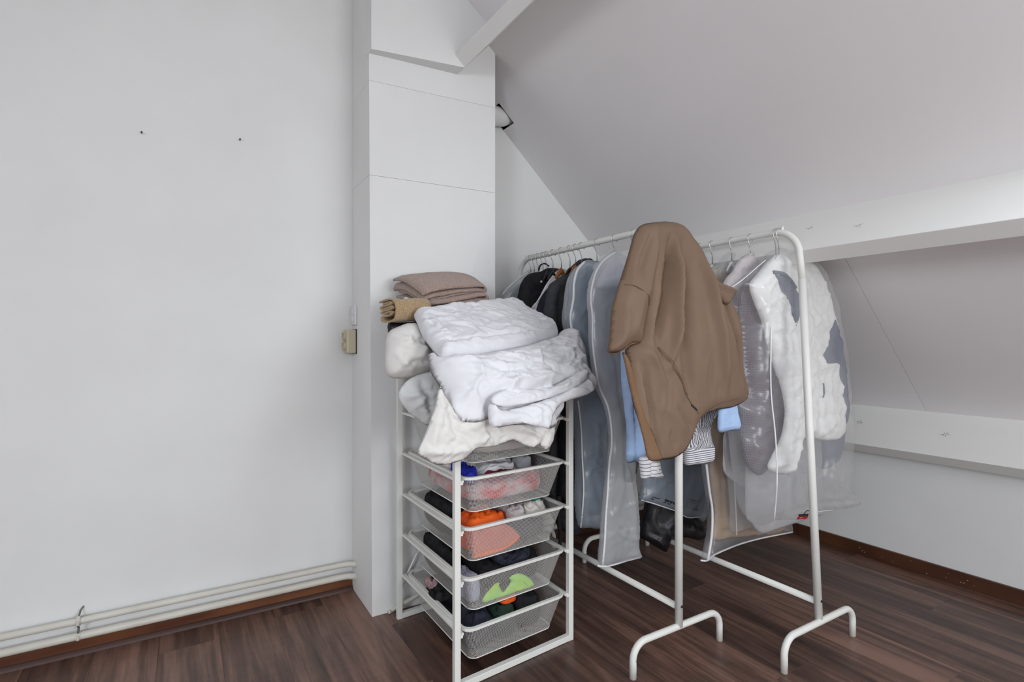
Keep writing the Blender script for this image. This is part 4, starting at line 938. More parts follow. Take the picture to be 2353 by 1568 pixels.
# blue-grey bag
PB = YP(1.752)
c = cloth('suit_jacket', [(1370, 612), (1350, 612), (1334, 624), (1322, 650), (1316, 720), (1322, 800), (1330, 900), (1336, 1000), (1340, 1120), (1344, 1170), (1382, 1170), (1388, 1000), (1412, 900), (1418, 680), (1398, 620)], PB, M['slate'], 0.016, 0.02, 0.05, wr=(0.004, 7, 30), res=0.014)
put(c, 'slate grey suit inside the blue-grey garment bag', 'suit', G1)
c = cloth('garment_bag', [(1370, 600), (1350, 597), (1336, 604), (1318, 622), (1309, 650), (1307, 690), (1301, 728), (1305, 760), (1312, 800), (1317, 870), (1320, 930), (1322, 1000), (1323, 1080), (1322, 1150), (1326, 1190), (1333, 1213), (1356, 1214), (1378, 1215), (1386, 1195), (1392, 1130), (1402, 1000), (1420, 900), (1426, 680), (1404, 606)], PB, M['film_blue'], 0.030, 0.035, 0.05, wr=(0.006, 8, 31), res=0.011,
    folds=[([(1318, 740), (1345, 690), (1360, 650)], 0.010, 0.012), ([(1322, 740), (1350, 800), (1370, 900)], 0.012, 0.012), ([(1340, 950), (1365, 980), (1360, 1060)], 0.006, 0.012), ([(1350, 1080), (1370, 1150)], -0.006, 0.012)])
put(c, 'long blue-grey translucent garment bag with white piping', 'garment bag', G1)
line(c, 'piping', [(1340, 603), (1322, 622), (1313, 652), (1311, 690), (1305, 728), (1309, 762), (1316, 800), (1319, 870)], 0.0052, 'piping', lift=0.003)
line(c, 'piping', [(1323, 920), (1327, 980), (1329, 1040), (1330, 1110), (1331, 1160), (1333, 1212)], 0.0035, 'piping', lift=0.003)

# milky bag with hem
PM = YP(1.633)
c = cloth('dark_suit', [(1430, 640), (1412, 650), (1396, 672), (1398, 720), (1408, 790), (1416, 870), (1424, 940), (1430, 1040), (1432, 1100), (1458, 1100), (1474, 1000), (1474, 720), (1450, 650)], PM, M['darkgrey'], 0.012, 0.018, 0.05, wr=(0.004, 7, 33), res=0.014)
put(c, 'dark grey suit inside the milky bag that has white seams', 'suit', G1)
c = cloth('garment_bag', [(1413, 578), (1398, 584), (1384, 594), (1366, 620), (1354, 655), (1351, 690), (1355, 730), (1355, 790), (1362, 850), (1372, 895), (1388, 930), (1398, 970), (1401, 1020), (1398, 1055), (1397, 1080), (1390, 1130), (1384, 1190), (1381, 1240), (1378, 1299), (1410, 1296), (1442, 1288), (1472, 1281), (1466, 1256), (1468, 1210), (1464, 1150), (1458, 1060), (1475, 960), (1478, 700), (1450, 604)], PM, M['film'], 0.028, 0.035, 0.05, wr=(0.006, 8, 34), res=0.010,
    folds=[([(1372, 650), (1420, 640), (1450, 600)], 0.008, 0.010), ([(1378, 680), (1400, 800), (1420, 950)], -0.008, 0.012), ([(1420, 1170), (1445, 1150)], 0.006, 0.006), ([(1410, 1195), (1440, 1225)], 0.006, 0.006), ([(1420, 1238), (1432, 1200)], 0.006, 0.006), ([(1430, 1060), (1445, 1160), (1450, 1250)], 0.010, 0.012)])
ws = cloth('shoulder_cover', [(1430, 596), (1404, 602), (1384, 624), (1370, 655), (1372, 664), (1410, 660), (1446, 656), (1460, 620)], PM, M['linen'], 0.018, 0.018, 0.03, wr=(0.003, 9, 35), res=0.012); put(ws, 'white shoulder cover inside the milky bag with thick white seams', 'garment cover')
put(c, 'long milky garment bag with thick white seams hanging nearly to the floor', 'garment bag', G1)
line(c, 'piping', [(1413, 580), (1386, 597), (1368, 622), (1357, 657), (1354, 690), (1358, 730), (1358, 790), (1365, 850), (1375, 895), (1391, 930), (1400, 970), (1403, 1020), (1399, 1058), (1397, 1085), (1392, 1130), (1387, 1190), (1384, 1240), (1381, 1297)], 0.0046, 'piping', lift=0.001, k=3)
line(c, 'hem', [(1370, 1299), (1384, 1300), (1412, 1296), (1442, 1288), (1471, 1281)], 0.0042, 'piping', lift=0.001)

# shirts under the brown one
c = cloth('blue_shirt', [(1470, 600), (1446, 640), (1430, 720), (1426, 800), (1427, 870), (1434, 940), (1440, 1000), (1438, 1040), (1443, 1064), (1460, 1062), (1477, 1066), (1482, 1040), (1490, 1000), (1550, 980), (1590, 900), (1590, 680), (1550, 610)], YP(1.475), M['blue'], 0.022, 0.015, 0.05, wr=(0.005, 9, 36), res=0.012,
    folds=[([(1433, 830), (1440, 920), (1450, 1030)], 0.012, 0.008), ([(1441, 830), (1450, 930), (1458, 1060)], -0.016, 0.006), ([(1452, 860), (1465, 960), (1475, 1050)], 0.012, 0.008)])
put(c, 'light blue cotton shirt hanging under the brown shirt', 'shirt')
s = cloth('sleeve', [(1652, 890), (1690, 885), (1693, 930), (1699, 965), (1700, 986), (1680, 990), (1655, 994), (1650, 975), (1652, 930)], YP(1.240), M['blue'], 0.012, 0.012, 0.025, wr=(0.003, 14, 37), res=0.009, parent=c.o)
line(s, 'cuff_seam', [(1655, 985), (1678, 981), (1698, 977)], 0.001, 'lilac')
c = cloth('striped_shirt', [(1540, 620), (1500, 680), (1480, 800), (1475, 950), (1480, 1050), (1500, 1056), (1550, 1030), (1580, 960), (1592, 850), (1588, 700), (1570, 640)], YP(1.53), M['stripe_v'], 0.018, 0.015, 0.05, wr=(0.004, 9, 38), res=0.016)
put(c, 'navy striped white shirt hanging under the brown shirt', 'shirt')
s = cloth('cuff', [(1470, 1052), (1490, 1050), (1512, 1055), (1517, 1078), (1523, 1096), (1508, 1101), (1492, 1098), (1475, 1101), (1472, 1080)], YP(1.40), M['stripe_w'], 0.016, 0.016, 0.02, wr=(0.003, 16, 39), res=0.007, parent=c.o, folds=[([(1494, 1052), (1492, 1098)], -0.012, 0.006)])
MB().tube([s.at(1503, 1080, 0), s.at(1503, 1080, 0.003)], 0.005, 10).build('button', M['ivory'], s.o)
s = cloth('sleeve', [(1600, 940), (1640, 935), (1650, 945), (1630, 980), (1632, 1010), (1636, 1030), (1600, 1038), (1574, 1032), (1572, 1000), (1585, 970)], YP(1.345), M['stripe_v'], 0.020, 0.020, 0.03, wr=(0.005, 16, 42), res=0.007, parent=c.o, folds=[([(1590, 990), (1620, 985), (1640, 950)], -0.01, 0.006)])
s = cloth('cuff', [(1573, 1026), (1600, 1030), (1634, 1022), (1637, 1040), (1634, 1058), (1618, 1066), (1595, 1068), (1574, 1067)], YP(1.342), M['stripe_h'], 0.022, 0.022, 0.02, wr=(0.002, 14, 43), res=0.007, parent=c.o)

# brown short-sleeved shirt thrown over the end of the rail
TB = math.atan2(0.16, 0.785)
PBR = ((1.48, 1.285, 1.22), (0.06, -1, math.tan(TB)))
c = cloth('brown_shirt', [(1470, 522), (1492, 513), (1520, 510), (1545, 514), (1566, 532), (1588, 566), (1606, 596), (1632, 640), (1662, 690), (1684, 740), (1693, 800), (1702, 855), (1717, 912), (1690, 934), (1652, 942), (1622, 952), (1604, 972), (1592, 1004), (1574, 1036), (1545, 1054), (1512, 1057), (1491, 1054), (1482, 1020), (1468, 970), (1455, 930), (1444, 870), (1436, 806), (1452, 780), (1462, 740), (1462, 640), (1458, 560)],
    PBR, M['brown'], 0.054, 0.008, 0.05, shell=0.005, thin=(-0.44, -0.10, 0.22), wr=(0.0026, 7, 50), res=0.0075, sharp=0.75, grain=(1.6, 0.6),
    folds=[([(1516, 545), (1510, 620), (1501, 700), (1484, 790)], -0.044, 0.014), ([(1528, 550), (1526, 640), (1520, 760), (1514, 850)], 0.038, 0.015), ([(1545, 545), (1550, 650), (1558, 780), (1572, 920)], -0.046, 0.030), ([(1570, 560), (1600, 680), (1625, 800), (1650, 910)], 0.040, 0.020),
           ([(1600, 600), (1640, 700), (1670, 790), (1696, 880)], -0.028, 0.010), ([(1450, 830), (1468, 870), (1482, 930), (1500, 1000), (1516, 1050)], -0.034, 0.011), ([(1455, 800), (1490, 850), (1510, 900)], 0.016, 0.016), ([(1500, 930), (1540, 960), (1570, 1000)], 0.014, 0.020), ([(1540, 930), (1565, 965), (1585, 985)], -0.014, 0.008), ([(1530, 990), (1545, 1030)], -0.01, 0.014)])
put(c, 'brown short-sleeved shirt thrown over the end of the rack', 'shirt')
br = c
s = cloth('sleeve', [(1492, 513), (1470, 520), (1456, 540), (1446, 575), (1432, 620), (1418, 665), (1407, 700), (1402, 745), (1400, 780), (1397, 806), (1412, 812), (1430, 806), (1452, 790), (1471, 788), (1476, 762), (1484, 720), (1496, 670), (1508, 610), (1514, 560), (1510, 520)], PBR, M['brown'], 0.034, 0.01, 0.05, wr=(0.0022, 7, 51), res=0.0075, parent=c.o, off=0.03, sharp=0.85, grain=(1.6, 0.6),
    folds=[([(1490, 530), (1465, 590), (1450, 640)], -0.014, 0.010), ([(1480, 590), (1460, 680), (1440, 770)], 0.010, 0.016), ([(1495, 560), (1480, 640), (1468, 700)], 0.008, 0.012), ([(1425, 700), (1420, 780)], 0.008, 0.016)])
line(s, 'seam', [(1426, 657), (1438, 663), (1452, 673), (1468, 688), (1482, 704)], 0.0014, 'seam', lift=0.0016)
line(s, 'cuff_lining', [(1399, 806), (1412, 811), (1430, 804), (1450, 790), (1470, 787)], 0.004, 'brown_in', lift=-0.004)
s = cloth('placket', [(1430, 810), (1446, 826), (1462, 880), (1482, 950), (1506, 1010), (1520, 1056), (1490, 1056), (1478, 1010), (1462, 950), (1446, 890), (1436, 840)], PBR, M['brown_in'], 0.006, 0.006, 0.02, wr=(0.002, 8, 52), res=0.0085, parent=c.o, off=0.012)
s = cloth('rolled_cuff', [(1612, 628), (1634, 638), (1656, 650), (1680, 660), (1691, 668), (1684, 682), (1672, 700), (1658, 692), (1640, 676), (1624, 655)], ((1.75, 1.242, 1.22), (0.06, -1, 0.2038)), M['brown'], 0.016, 0.014, 0.03, wr=(0.002, 10, 53), res=0.007, parent=c.o, folds=[([(1640, 660), (1662, 668), (1684, 678)], -0.014, 0.006)])
line(br, 'seam', [(1484, 806), (1510, 838), (1540, 872), (1566, 912), (1592, 952)], 0.0012, 'seam', lift=0.0018)
line(br, 'seam', [(1486, 804), (1512, 836), (1542, 870), (1568, 910)], 0.0009, 'seam', lift=0.0018)
line(br, 'side_tag', [(1577, 932), (1583, 939), (1588, 945)], 0.0034, 'ink', lift=0.001)
line(br, 'hem_seam', [(1712, 896), (1680, 918), (1640, 930), (1606, 958)], 0.0009, 'seam', lift=0.0018)

# ------------------------------------------------------------------ clothes on the rack beside the knee wall
c = cloth('black_garment', [(1530, 900), (1500, 1000), (1482, 1100), (1480, 1160), (1470, 1205), (1468, 1232), (1490, 1246), (1512, 1260), (1530, 1269), (1538, 1256), (1545, 1240), (1575, 1236), (1620, 1236), (1630, 1160), (1640, 1000), (1620, 900)], ((1.91, 1.7465, 0.4), (-0.5, -0.866, 0)), M['black_shiny'], 0.04, 0.012, 0.07, wr=(0.007, 8, 60), res=0.012, folds=[([(1480, 1225), (1505, 1235), (1530, 1262)], 0.02, 0.012), ([(1560, 1170), (1530, 1210), (1545, 1265)], 0.014, 0.01)])
put(c, 'shiny black padded garment hanging low behind the post', 'coat')
c = cloth('printed_bag', [(1545, 760), (1510, 860), (1490, 980), (1480, 1060), (1476, 1120), (1471, 1150), (1500, 1158), (1530, 1168), (1556, 1176), (1578, 1190), (1600, 1189), (1622, 1186), (1640, 1000), (1640, 820), (1600, 760)], YP(1.70), M['film_blue'], 0.025, 0.025, 0.05, wr=(0.006, 7, 61), res=0.012, folds=[([(1485, 1140), (1520, 1105), (1552, 1095)], 0.010, 0.008), ([(1555, 1095), (1545, 1060), (1560, 1020)], 0.008, 0.010)])
put(c, 'bluish plastic bag with black print along its lower edge', 'garment bag')
pb = c
line(c, 'welded_edge', [(1472, 1149), (1500, 1157), (1530, 1167), (1556, 1176), (1578, 1189), (1600, 1188), (1621, 1185)], 0.003, 'piping', lift=0.001)
cg = cloth('slate_garment', [(1550, 800), (1515, 900), (1498, 1000), (1490, 1080), (1488, 1125), (1520, 1145), (1560, 1160), (1600, 1170), (1618, 1165), (1625, 1000), (1625, 860), (1600, 800)], YP(1.71), M['slate'], 0.01, 0.015, 0.05, wr=(0.005, 7, 62), res=0.014)
put(cg, 'slate grey garment inside the printed plastic bag', 'clothing')
def print_row(c, rows, mat):
    b = MB()
    for (u0, v0, u1, v1, h, gaps) in rows:
        n = len(gaps)
        for i, g in enumerate(gaps):
            if g == ' ': continue
            a, bq = i / n, (i + 0.8) / n
            hh = h if g == '#' else h * 0.5
            q = []
            for t, k in ((a, 0), (bq, 0), (bq, 1), (a, 1)):
                q.append(c.at(u0 + (u1 - u0) * t, v0 + (v1 - v0) * t + (hh if k else 0), 0.0022))
            b.prism(q, c.n * 0.0004)
    return b.build('print', M[mat], c.o)
print_row(pb, [(1488, 1138, 1504, 1142, 2.6, '#=##=#'), (1500, 1141, 1504, 1142, 2.2, '##'), (1487, 1142, 1494, 1145, 2.6, '####'), (1516, 1143, 1552, 1156, 5.5, '####=##=###=##'), (1515, 1150, 1530, 1155, 3.0, '#=# =##'), (1543, 1152, 1552, 1155, 3.0, '####'), (1543, 1156, 1552, 1158, 2.2, '###')], 'ink')
print_row(pb, [(1574, 1143, 1588, 1147, 3.4, '########'), (1574, 1150, 1584, 1153, 2.0, '#=##'), (1578, 1164, 1594, 1168, 4.5, '#=###=##')], 'ink_grey')

# cream blouse, white cover and greige shirt
c = cloth('dark_shirt', [(1622, 596), (1612, 610), (1606, 640), (1606, 700), (1650, 700), (1652, 640), (1638, 600)], YP(1.59), M['darkgrey'], 0.016, 0.016, 0.03, wr=(0.003, 9, 63), res=0.012); put(c, 'dark top just showing past the brown shirt near the cream blouse', 'shirt')
c = cloth('cream_blouse', [(1660, 604), (1648, 612), (1636, 622), (1626, 640), (1620, 680), (1622, 900), (1640, 1100), (1720, 1100), (1730, 800), (1710, 640), (1690, 606)], YP(1.525), M['cream'], 0.020, 0.018, 0.04, wr=(0.004, 9, 64), res=0.012); put(c, 'cream blouse with a white edge between the brown and greige shirts', 'shirt')
line(c, 'edge_trim', [(1652, 608), (1638, 620), (1628, 634)], 0.0035, 'piping')
c = cloth('white_cover', [(1682, 580), (1668, 584), (1656, 596), (1650, 610), (1652, 640), (1700, 660), (1740, 640), (1720, 600), (1702, 584)], YP(1.445), M['film_white'], 0.016, 0.016, 0.03, wr=(0.003, 9, 65), res=0.012); put(c, 'white translucent shoulder cover behind the greige shirt', 'garment cover')
c = cloth('greige_shirt', [(1726, 584), (1705, 590), (1692, 606), (1684, 622), (1668, 640), (1660, 660), (1656, 690), (1662, 720), (1676, 800), (1682, 1000), (1690, 1100), (1790, 1100), (1800, 700), (1780, 610), (1757, 592)], YP(1.345), M['lavender'], 0.028, 0.022, 0.05, wr=(0.004, 9, 66), res=0.011, folds=[([(1668, 645), (1690, 625), (1740, 620)], -0.008, 0.008), ([(1690, 630), (1680, 680), (1690, 720)], 0.008, 0.01)])
put(c, 'greige shirt with a stand collar next to the white down jacket', 'shirt')
line(c, 'collar', [(1718, 586), (1738, 586), (1756, 594)], 0.006, 'lavender', lift=0.002)

# beige coat in its long bag
PBE = YP(1.445)
c = cloth('beige_coat', [(1690, 700), (1650, 760), (1632, 860), (1628, 1000), (1634, 1120), (1642, 1180), (1636, 1240), (1680, 1238), (1740, 1232), (1800, 1220), (1808, 1150), (1810, 900), (1790, 740)], PBE, M['beige'], 0.012, 0.014, 0.06, wr=(0.006, 7, 67), res=0.012, folds=[([(1660, 980), (1650, 1100), (1665, 1200)], 0.016, 0.014), ([(1685, 980), (1680, 1100)], -0.014, 0.012), ([(1645, 1205), (1700, 1210)], 0.014, 0.014)])
put(c, 'beige coat inside the long garment bag beside the checked jacket', 'coat')
c = cloth('garment_bag', [(1690, 680), (1640, 740), (1616, 860), (1612, 1000), (1616, 1070), (1624, 1130), (1631, 1170), (1626, 1230), (1615, 1289), (1630, 1284), (1645, 1272), (1672, 1261), (1705, 1249), (1745, 1238), (1790, 1229), (1818, 1223), (1816, 1180), (1822, 900), (1806, 720)], PBE, M['film_thin'], 0.026, 0.030, 0.05, wr=(0.006, 7, 68), res=0.011, folds=[([(1636, 1000), (1650, 1120), (1650, 1250)], -0.008, 0.012), ([(1680, 1000), (1690, 1120), (1692, 1230)], 0.010, 0.010)])
put(c, 'translucent garment bag with white piping around the beige coat', 'garment bag')
line(c, 'piping', [(1618, 1066), (1626, 1130), (1633, 1172), (1629, 1230), (1620, 1286)], 0.0050, 'piping', lift=0.001)
line(c, 'hem', [(1609, 1288), (1622, 1287), (1640, 1275), (1672, 1261), (1705, 1249), (1745, 1238), (1790, 1229), (1820, 1223)], 0.0036, 'piping', lift=0.001)
line(c, 'piping', [(1662, 985), (1668, 1060), (1676, 1140), (1677, 1225)], 0.0024, 'piping', lift=0.002)
c = cloth('short_cover', [(1690, 985), (1664, 1010), (1668, 1080), (1676, 1160), (1678, 1222), (1720, 1218), (1760, 1205), (1760, 1000)], YP(1.372), M['film_thin'], 0.007, 0.007, 0.04, wr=(0.002, 8, 69), res=0.012)
put(c, 'short translucent cover hanging in front of the beige coat', 'garment cover')

# big puffed bag with a white down jacket and a purple checked jacket
PF = YP(1.225)
c = cloth('checked_jacket', [(1755, 622), (1725, 640), (1702, 662), (1696, 700), (1694, 780), (1696, 880), (1700, 980), (1710, 1060), (1738, 1092), (1760, 1085), (1775, 1060), (1795, 1000), (1806, 940), (1800, 880), (1795, 800), (1800, 700), (1790, 640)], YP(1.278), M['check'], 0.020, 0.012, 0.06, wr=(0.005, 9, 70), res=0.010, folds=[([(1715, 760), (1740, 740)], 0.01, 0.008), ([(1720, 850), (1760, 830)], 0.01, 0.008), ([(1725, 930), (1780, 900)], 0.01, 0.008), ([(1725, 1000), (1770, 980)], 0.01, 0.008)])
put(c, 'purple finely checked jacket in the big translucent bag', 'jacket')
WJ = cloth('down_jacket', [(1800, 580), (1772, 594), (1742, 628), (1722, 655), (1730, 690), (1750, 740), (1762, 790), (1776, 840), (1794, 890), (1803, 940), (1796, 1000), (1780, 1035), (1764, 1068), (1768, 1082), (1790, 1090), (1820, 1086), (1832, 1040), (1842, 1008), (1858, 1004), (1872, 1010), (1900, 1014), (1930, 1004), (1937, 940), (1930, 840), (1914, 740), (1892, 660), (1868, 608)], YP(1.236), M['puffer'], 0.026, 0.012, 0.05, wr=(0.0075, 10, 71), res=0.009, smoothk=3, quilt=(0.085, 0.008), folds=[([(1832, 850), (1836, 1000)], -0.02, 0.012), ([(1825, 640), (1830, 800), (1832, 860)], -0.012, 0.010), ([(1868, 860), (1870, 1005)], -0.014, 0.008)])
put(WJ, 'white down jacket puffed up in the big translucent bag', 'jacket')
def patch(c, name, px, mat, lift=0.008, t=0.004):
    """piece sewn on a cloth body: follows its surface"""
    pts = smooth_path([Vector((u, v, 0)) for u, v in px], 4, True); n = len(pts)
    ctr = sum(pts, Vector((0, 0, 0))) / n; rings = []
    v, f = [], []
    K = 4
    for k in range(K + 1):
        s = 1 - k / (K + 0.4)
        for p in pts: q = ctr + (p - ctr) * s; v.append(c.at(q.x, q.y, lift if k else 0.0005))
    for k in range(K):
        for i in range(n): f.append((k * n + i, k * n + (i + 1) % n, (k + 1) * n + (i + 1) % n, (k + 1) * n + i))
    f.append(tuple(K * n + i for i in range(n)))
    b0 = len(v)
    return meshobj(name, v, f, M[mat], c.o, True)
patch(WJ, 'collar_lining', [(1758, 628), (1780, 632), (1800, 650), (1812, 672), (1818, 700), (1812, 745), (1804, 748), (1800, 720), (1790, 695), (1776, 660)], 'navy_lining')
line(WJ, 'collar_band', [(1757, 628), (1778, 632), (1794, 646), (1806, 664)], 0.007, 'slate', lift=0.004)
patch(WJ, 'side_panel', [(1898, 735), (1910, 765), (1920, 790), (1926, 830), (1932, 870), (1920, 850), (1905, 835), (1876, 832), (1886, 790)], 'navy_lining')
patch(WJ, 'side_panel', [(1910, 840), (1926, 836), (1934, 880), (1937, 960), (1936, 985), (1926, 960), (1918, 900)], 'navy_lining')
line(WJ, 'zip_pull', [(1871, 880), (1873, 900), (1874, 912)], 0.003, 'slate', lift=0.003)
c = cloth('navy_garment', [(1775, 1030), (1770, 1105), (1785, 1124), (1815, 1120), (1842, 1100), (1850, 1040)], YP(1.352), M['navy_lining'], 0.005, 0.005, 0.03, wr=(0.003, 9, 72), res=0.01); put(c, 'slate blue garment tail below the white down jacket', 'clothing')
c = cloth('grey_lining', [(1862, 960), (1864, 1050), (1885, 1078), (1915, 1070), (1936, 1040), (1938, 960)], YP(1.352), M['navy_lining'], 0.005, 0.005, 0.03, wr=(0.003, 9, 73), res=0.01); put(c, 'slate blue garment tail at the outer side of the down jacket', 'clothing')
c = cloth('garment_bag', [(1795, 570), (1778, 576), (1758, 598), (1730, 622), (1705, 648), (1696, 672), (1692, 720), (1690, 800), (1692, 900), (1697, 1000), (1704, 1080), (1712, 1140), (1722, 1182), (1740, 1206), (1768, 1198), (1800, 1194), (1836, 1196), (1860, 1178), (1910, 1172), (1968, 1160), (1956, 1136), (1938, 1112), (1944, 1060), (1942, 980), (1938, 880), (1930, 800), (1915, 730), (1898, 660), (1880, 618), (1860, 596), (1830, 585), (1812, 574)], PF, M['film_white'], 0.055, 0.080, 0.07, wr=(0.006, 8, 74), res=0.009, sharp=0.55,
    folds=[([(1700, 655), (1740, 672), (1780, 710), (1815, 752), (1840, 740)], 0.012, 0.008), ([(1705, 670), (1735, 690), (1775, 740), (1812, 765)], -0.010, 0.006), ([(1745, 780), (1780, 800), (1815, 850)], 0.008, 0.010), ([(1815, 1130), (1860, 1050), (1900, 1010)], 0.008, 0.006), ([(1745, 1185), (1850, 1150), (1950, 1145)], -0.010, 0.010), ([(1750, 900), (1755, 1000), (1760, 1100)], 0.008, 0.012)])
put(c, 'big puffed translucent bag over the white down jacket at the rack end', 'garment bag')
line(c, 'piping', [(1742, 752), (1738, 800), (1740, 900), (1748, 1000), (1752, 1100), (1757, 1190)], 0.0026, 'piping', lift=0.001)
line(c, 'piping', [(1758, 598), (1730, 622), (1705, 648), (1695, 675), (1692, 720)], 0.0015, 'piping', lift=0.001)
line(c, 'flap_edge', [(1836, 1108), (1833, 1150), (1836, 1176), (1862, 1177), (1910, 1170)], 0.0016, 'piping', lift=0.001)
FB = c
b2 = cloth('garment_bag', [(1760, 640), (1728, 680), (1716, 800), (1714, 1000), (1712, 1170), (1728, 1205), (1752, 1228), (1790, 1216), (1836, 1200), (1865, 1188), (1892, 1178), (1890, 1100), (1880, 900), (1850, 750), (1822, 660), (1795, 630)], YP(1.328), M['film'], 0.010, 0.010, 0.04, wr=(0.003, 8, 75), res=0.011)
put(b2, 'second milky bag hanging right behind the big puffed bag, its bottom corner showing', 'garment bag')
# red and black brand tag with a small metal clip
tg = empty('brand_tag', FB.at(1812, 1187)); tag(tg, 'small red and black tag clipped to the big puffed bag', 'tag')
def plate(px, mat, nm, lift, t=0.001):
    MB().prism([FB.at(u, v, lift) for u, v in px], FB.n * t).build(nm, M[mat], tg)
plate([(1802, 1173), (1822, 1171), (1823, 1178), (1803, 1179)], 'ink', 'tag_top', 0.012)
plate([(1803, 1178.5), (1823, 1177.5), (1824, 1184), (1805, 1187)], 'red', 'tag_field', 0.012)
for i, (a, h) in enumerate(((0.0, 2.4), (0.2, 1.9), (0.4, 1.9), (0.6, 1.9), (0.8, 2.6))):
    u = 1808 + 11 * a; v = 1181 - 0.6 * a
    plate([(u, v), (u + 1.8, v - 0.1), (u + 1.8, v + h - 0.1), (u, v + h)], 'white_print', 'tag_letter', 0.0134, 0.0003)
MB().tube([FB.at(1813, 1172, 0.013), FB.at(1816, 1168, 0.013), FB.at(1822, 1164, 0.011), FB.at(1830, 1168, 0.009)], 0.0016, 6).build('tag_cord', M['ink'], tg, True)

# ------------------------------------------------------------------ let neighbours press against each other instead of passing through
from mathutils.bvhtree import BVHTree
def fam(o): return [q for q in [o] + list(o.children_recursive) if q.type == 'MESH']
def bvh(o, only=None):
    V, P = [], []
    for q in fam(o):
        if only and not q.name.startswith(only): continue
        n = len(V); w = WL[q.name]; V += [v.co + w for v in q.data.vertices]; P += [tuple(i + n for i in p.vertices) for p in q.data.polygons]
    return BVHTree.FromPolygons(V, P)
def press(a, b, axis, margin=0.002, reach=0.06, only=None, tent=0.0, span=0.6):
    """move the parts of a that are in b, or just behind it, out of b along axis; tent: how wide the dent spreads"""
    A, B = bpy.data.objects[a], bpy.data.objects[b]; t = bvh(B, only); ax = Vector(axis).normalized()
    side = ax.cross(Vector((0, 0, 1))) if abs(ax.z) < 0.9 else Vector((1, 0, 0)); side.normalize()
    offs = [0.0] + ([k * s for k in (0.012, 0.024, 0.036, 0.05) for s in (-1, 1)] if tent else [])
    for q in fam(A):
        w = WL[q.name]; me = q.data; nr = [v.normal.copy() for v in me.vertices]
        mv = [0.0] * len(me.vertices)
        for v in me.vertices:
            p = v.co + w; need = 0.0; c = p.dot(ax) - margin - (0.003 if nr[v.index].dot(ax) > 0 else 0.0)
            for k in offs:
                h = t.ray_cast(p + side * k + ax * span, -ax, span * 2)
                if h[0] is None: continue
                d = h[0].dot(ax) - c
                if 0 < d < reach: need = max(need, d - abs(k) * tent)
            mv[v.index] = need
        if max(mv) > 0:
            ed = [tuple(e.vertices) for e in me.edges]
            for _ in range(14):                        # let the dent run out softly
                sm = [0.0] * len(mv); ct = [0] * len(mv)
                for i, j in ed: sm[i] += mv[j]; sm[j] += mv[i]; ct[i] += 1; ct[j] += 1
                mv = [max(m, 0.97 * sm[i] / ct[i]) if ct[i] else m for i, m in enumerate(mv)]
            for v in me.vertices: v.co += ax * mv[v.index]
        me.update()
def contain(a, bag, m=0.006):
    """keep what is in a bag between its front and back film"""
    A, B = bpy.data.objects[a], bpy.data.objects[bag]; t = bvh(B, B.name); Y = Vector((0, 1, 0))
    for q in fam(A):
        w = WL[q.name]
        for v in q.data.vertices:
            p = v.co + w; f = t.ray_cast(p - Y * 0.6, Y, 1.2); b = t.ray_cast(p + Y * 0.6, -Y, 1.2)
            if f[0] is None or b[0] is None: continue
            lo, hi = f[0].y + m, b[0].y - m
            if hi < lo: lo = hi = (lo + hi) / 2
            v.co.y += min(max(p.y, lo), hi) - p.y
        q.data.update()
BACK, FRONT, UP, DOWN = (0, 1, 0), (0, -1, 0), (0, 0, 1), (0, 0, -1)
# rack behind the drawer frame
for a, b in (('black_jacket', 'pale_cover'), ('quilted_jacket', 'black_jacket'), ('navy_jacket', 'quilted_jacket'), ('grey_cover', 'navy_jacket'), ('black_coat', 'grey_cover')): press(a, b, BACK)
press('brown_shirt', 'clothes_rack', FRONT, 0.001, 0.05, None, 0.8)
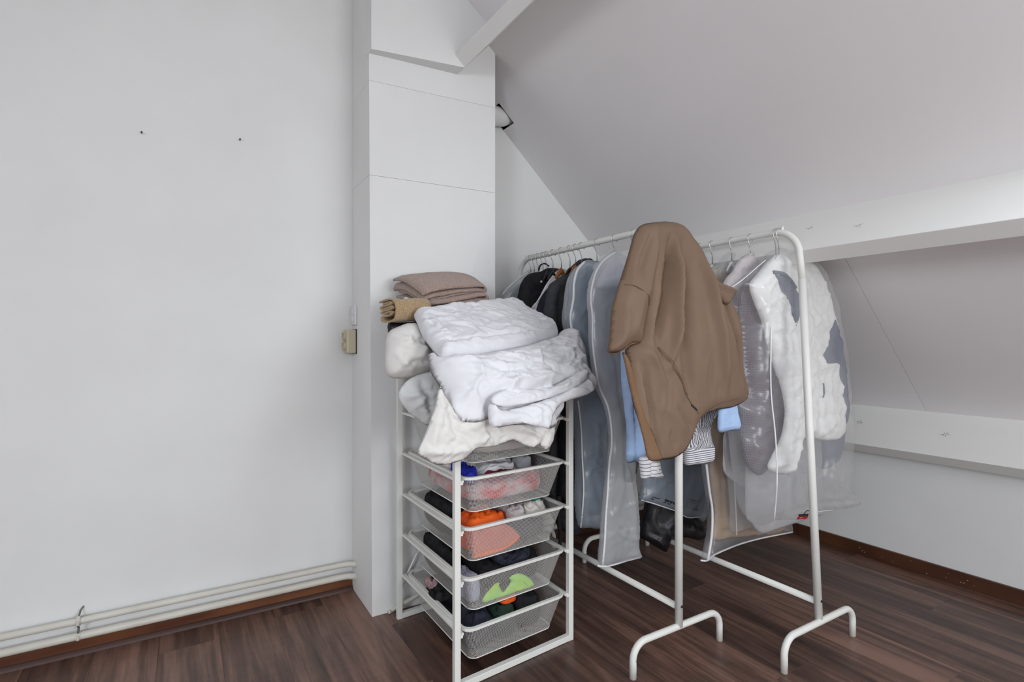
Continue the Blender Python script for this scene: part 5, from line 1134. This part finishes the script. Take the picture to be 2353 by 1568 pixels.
# rack beside the knee wall
press('blue_shirt.001', 'brown_shirt', BACK, reach=0.05)
press('garment_bag.003', 'blue_shirt.001', BACK, reach=0.13, only='sleeve'); press('garment_bag.003', 'brown_shirt', BACK, reach=0.13)
contain('down_jacket', 'garment_bag.003'); press('checked_jacket', 'down_jacket', BACK); contain('checked_jacket', 'garment_bag.003', 0.003)
press('garment_bag.004', 'garment_bag.003', BACK)
for a in ('navy_garment', 'grey_lining'): press(a, 'garment_bag.004', BACK)
for b in ('garment_bag.003', 'garment_bag.004', 'navy_garment'): press('short_cover', b, BACK)
for b in ('garment_bag.003', 'garment_bag.004', 'navy_garment', 'short_cover'): press('greige_shirt', b, BACK, reach=0.09)
for b in ('short_cover', 'greige_shirt', 'garment_bag.004'): press('garment_bag.002', b, BACK)
contain('beige_coat', 'garment_bag.002'); contain('slate_garment', 'printed_bag')
contain('dark_suit', 'garment_bag.001'); contain('shoulder_cover', 'garment_bag.001'); press('dark_suit', 'shoulder_cover', BACK)
press('cream_blouse', 'garment_bag.002', BACK); press('black_garment', 'printed_bag', BACK, reach=0.13)
# bedding: the sheet hangs under the duvet, the bedspread lies on it
press('crumpled_duvet', 'cream_sheet', FRONT); press('crumpled_duvet', 'drawer_frame', FRONT, 0.003, 0.09)
press('crumpled_duvet', 'folded_bedspread', (0.0, 0.49, -0.87), reach=0.09)
press('folded_bedspread', 'folded_duvet', UP); press('crumpled_duvet', 'folded_duvet', FRONT)
press('white_pillow', 'folded_bedspread', (0, 0, -1)); press('folded_towel.002', 'folded_bedspread', BACK)
press('folded_towel.001', 'folded_towel.002', UP, 0.0); press('folded_towel', 'folded_towel.001', UP, 0.0)
for b in ('folded_towel', 'folded_towel.001', 'folded_towel.002'): press('white_cloth', b, DOWN)
press('white_cloth', 'folded_towel.003', BACK); press('grey_bag', 'folded_towel.003', DOWN)
# clothes in the baskets lie on each other
for a, bs in (('white_shirt', 'printed_shirt'), ('grey_shirt', 'printed_shirt white_shirt'), ('black_shirt', 'printed_shirt grey_shirt'), ('blue_shirt', 'printed_shirt'), ('cream_shirt', 'printed_shirt blue_shirt'), ('maroon_shirt', 'printed_shirt'),
              ('lilac_shirt', 'grey_shorts orange_vest'), ('lace_shirt', 'grey_shorts lilac_shirt'), ('teal_shirt', 'lace_shirt grey_shorts'), ('dotted_dress', 'orange_vest'), ('navy_shorts', 'black_trousers'), ('black_socks', 'black_trousers lilac_shorts'),
              ('green_shirt', 'navy_shirt'), ('pink_shirt', 'black_leggings'), ('black_sock', 'black_leggings navy_shirt'), ('orange_sock', 'green_shirt black_leggings pleated_skirt')):
    for b in bs.split(): press(a, b, UP, 0.001)
press('neon_trainer', 'mesh_basket.003', UP, 0.001, 0.03, 'mesh_bottom')
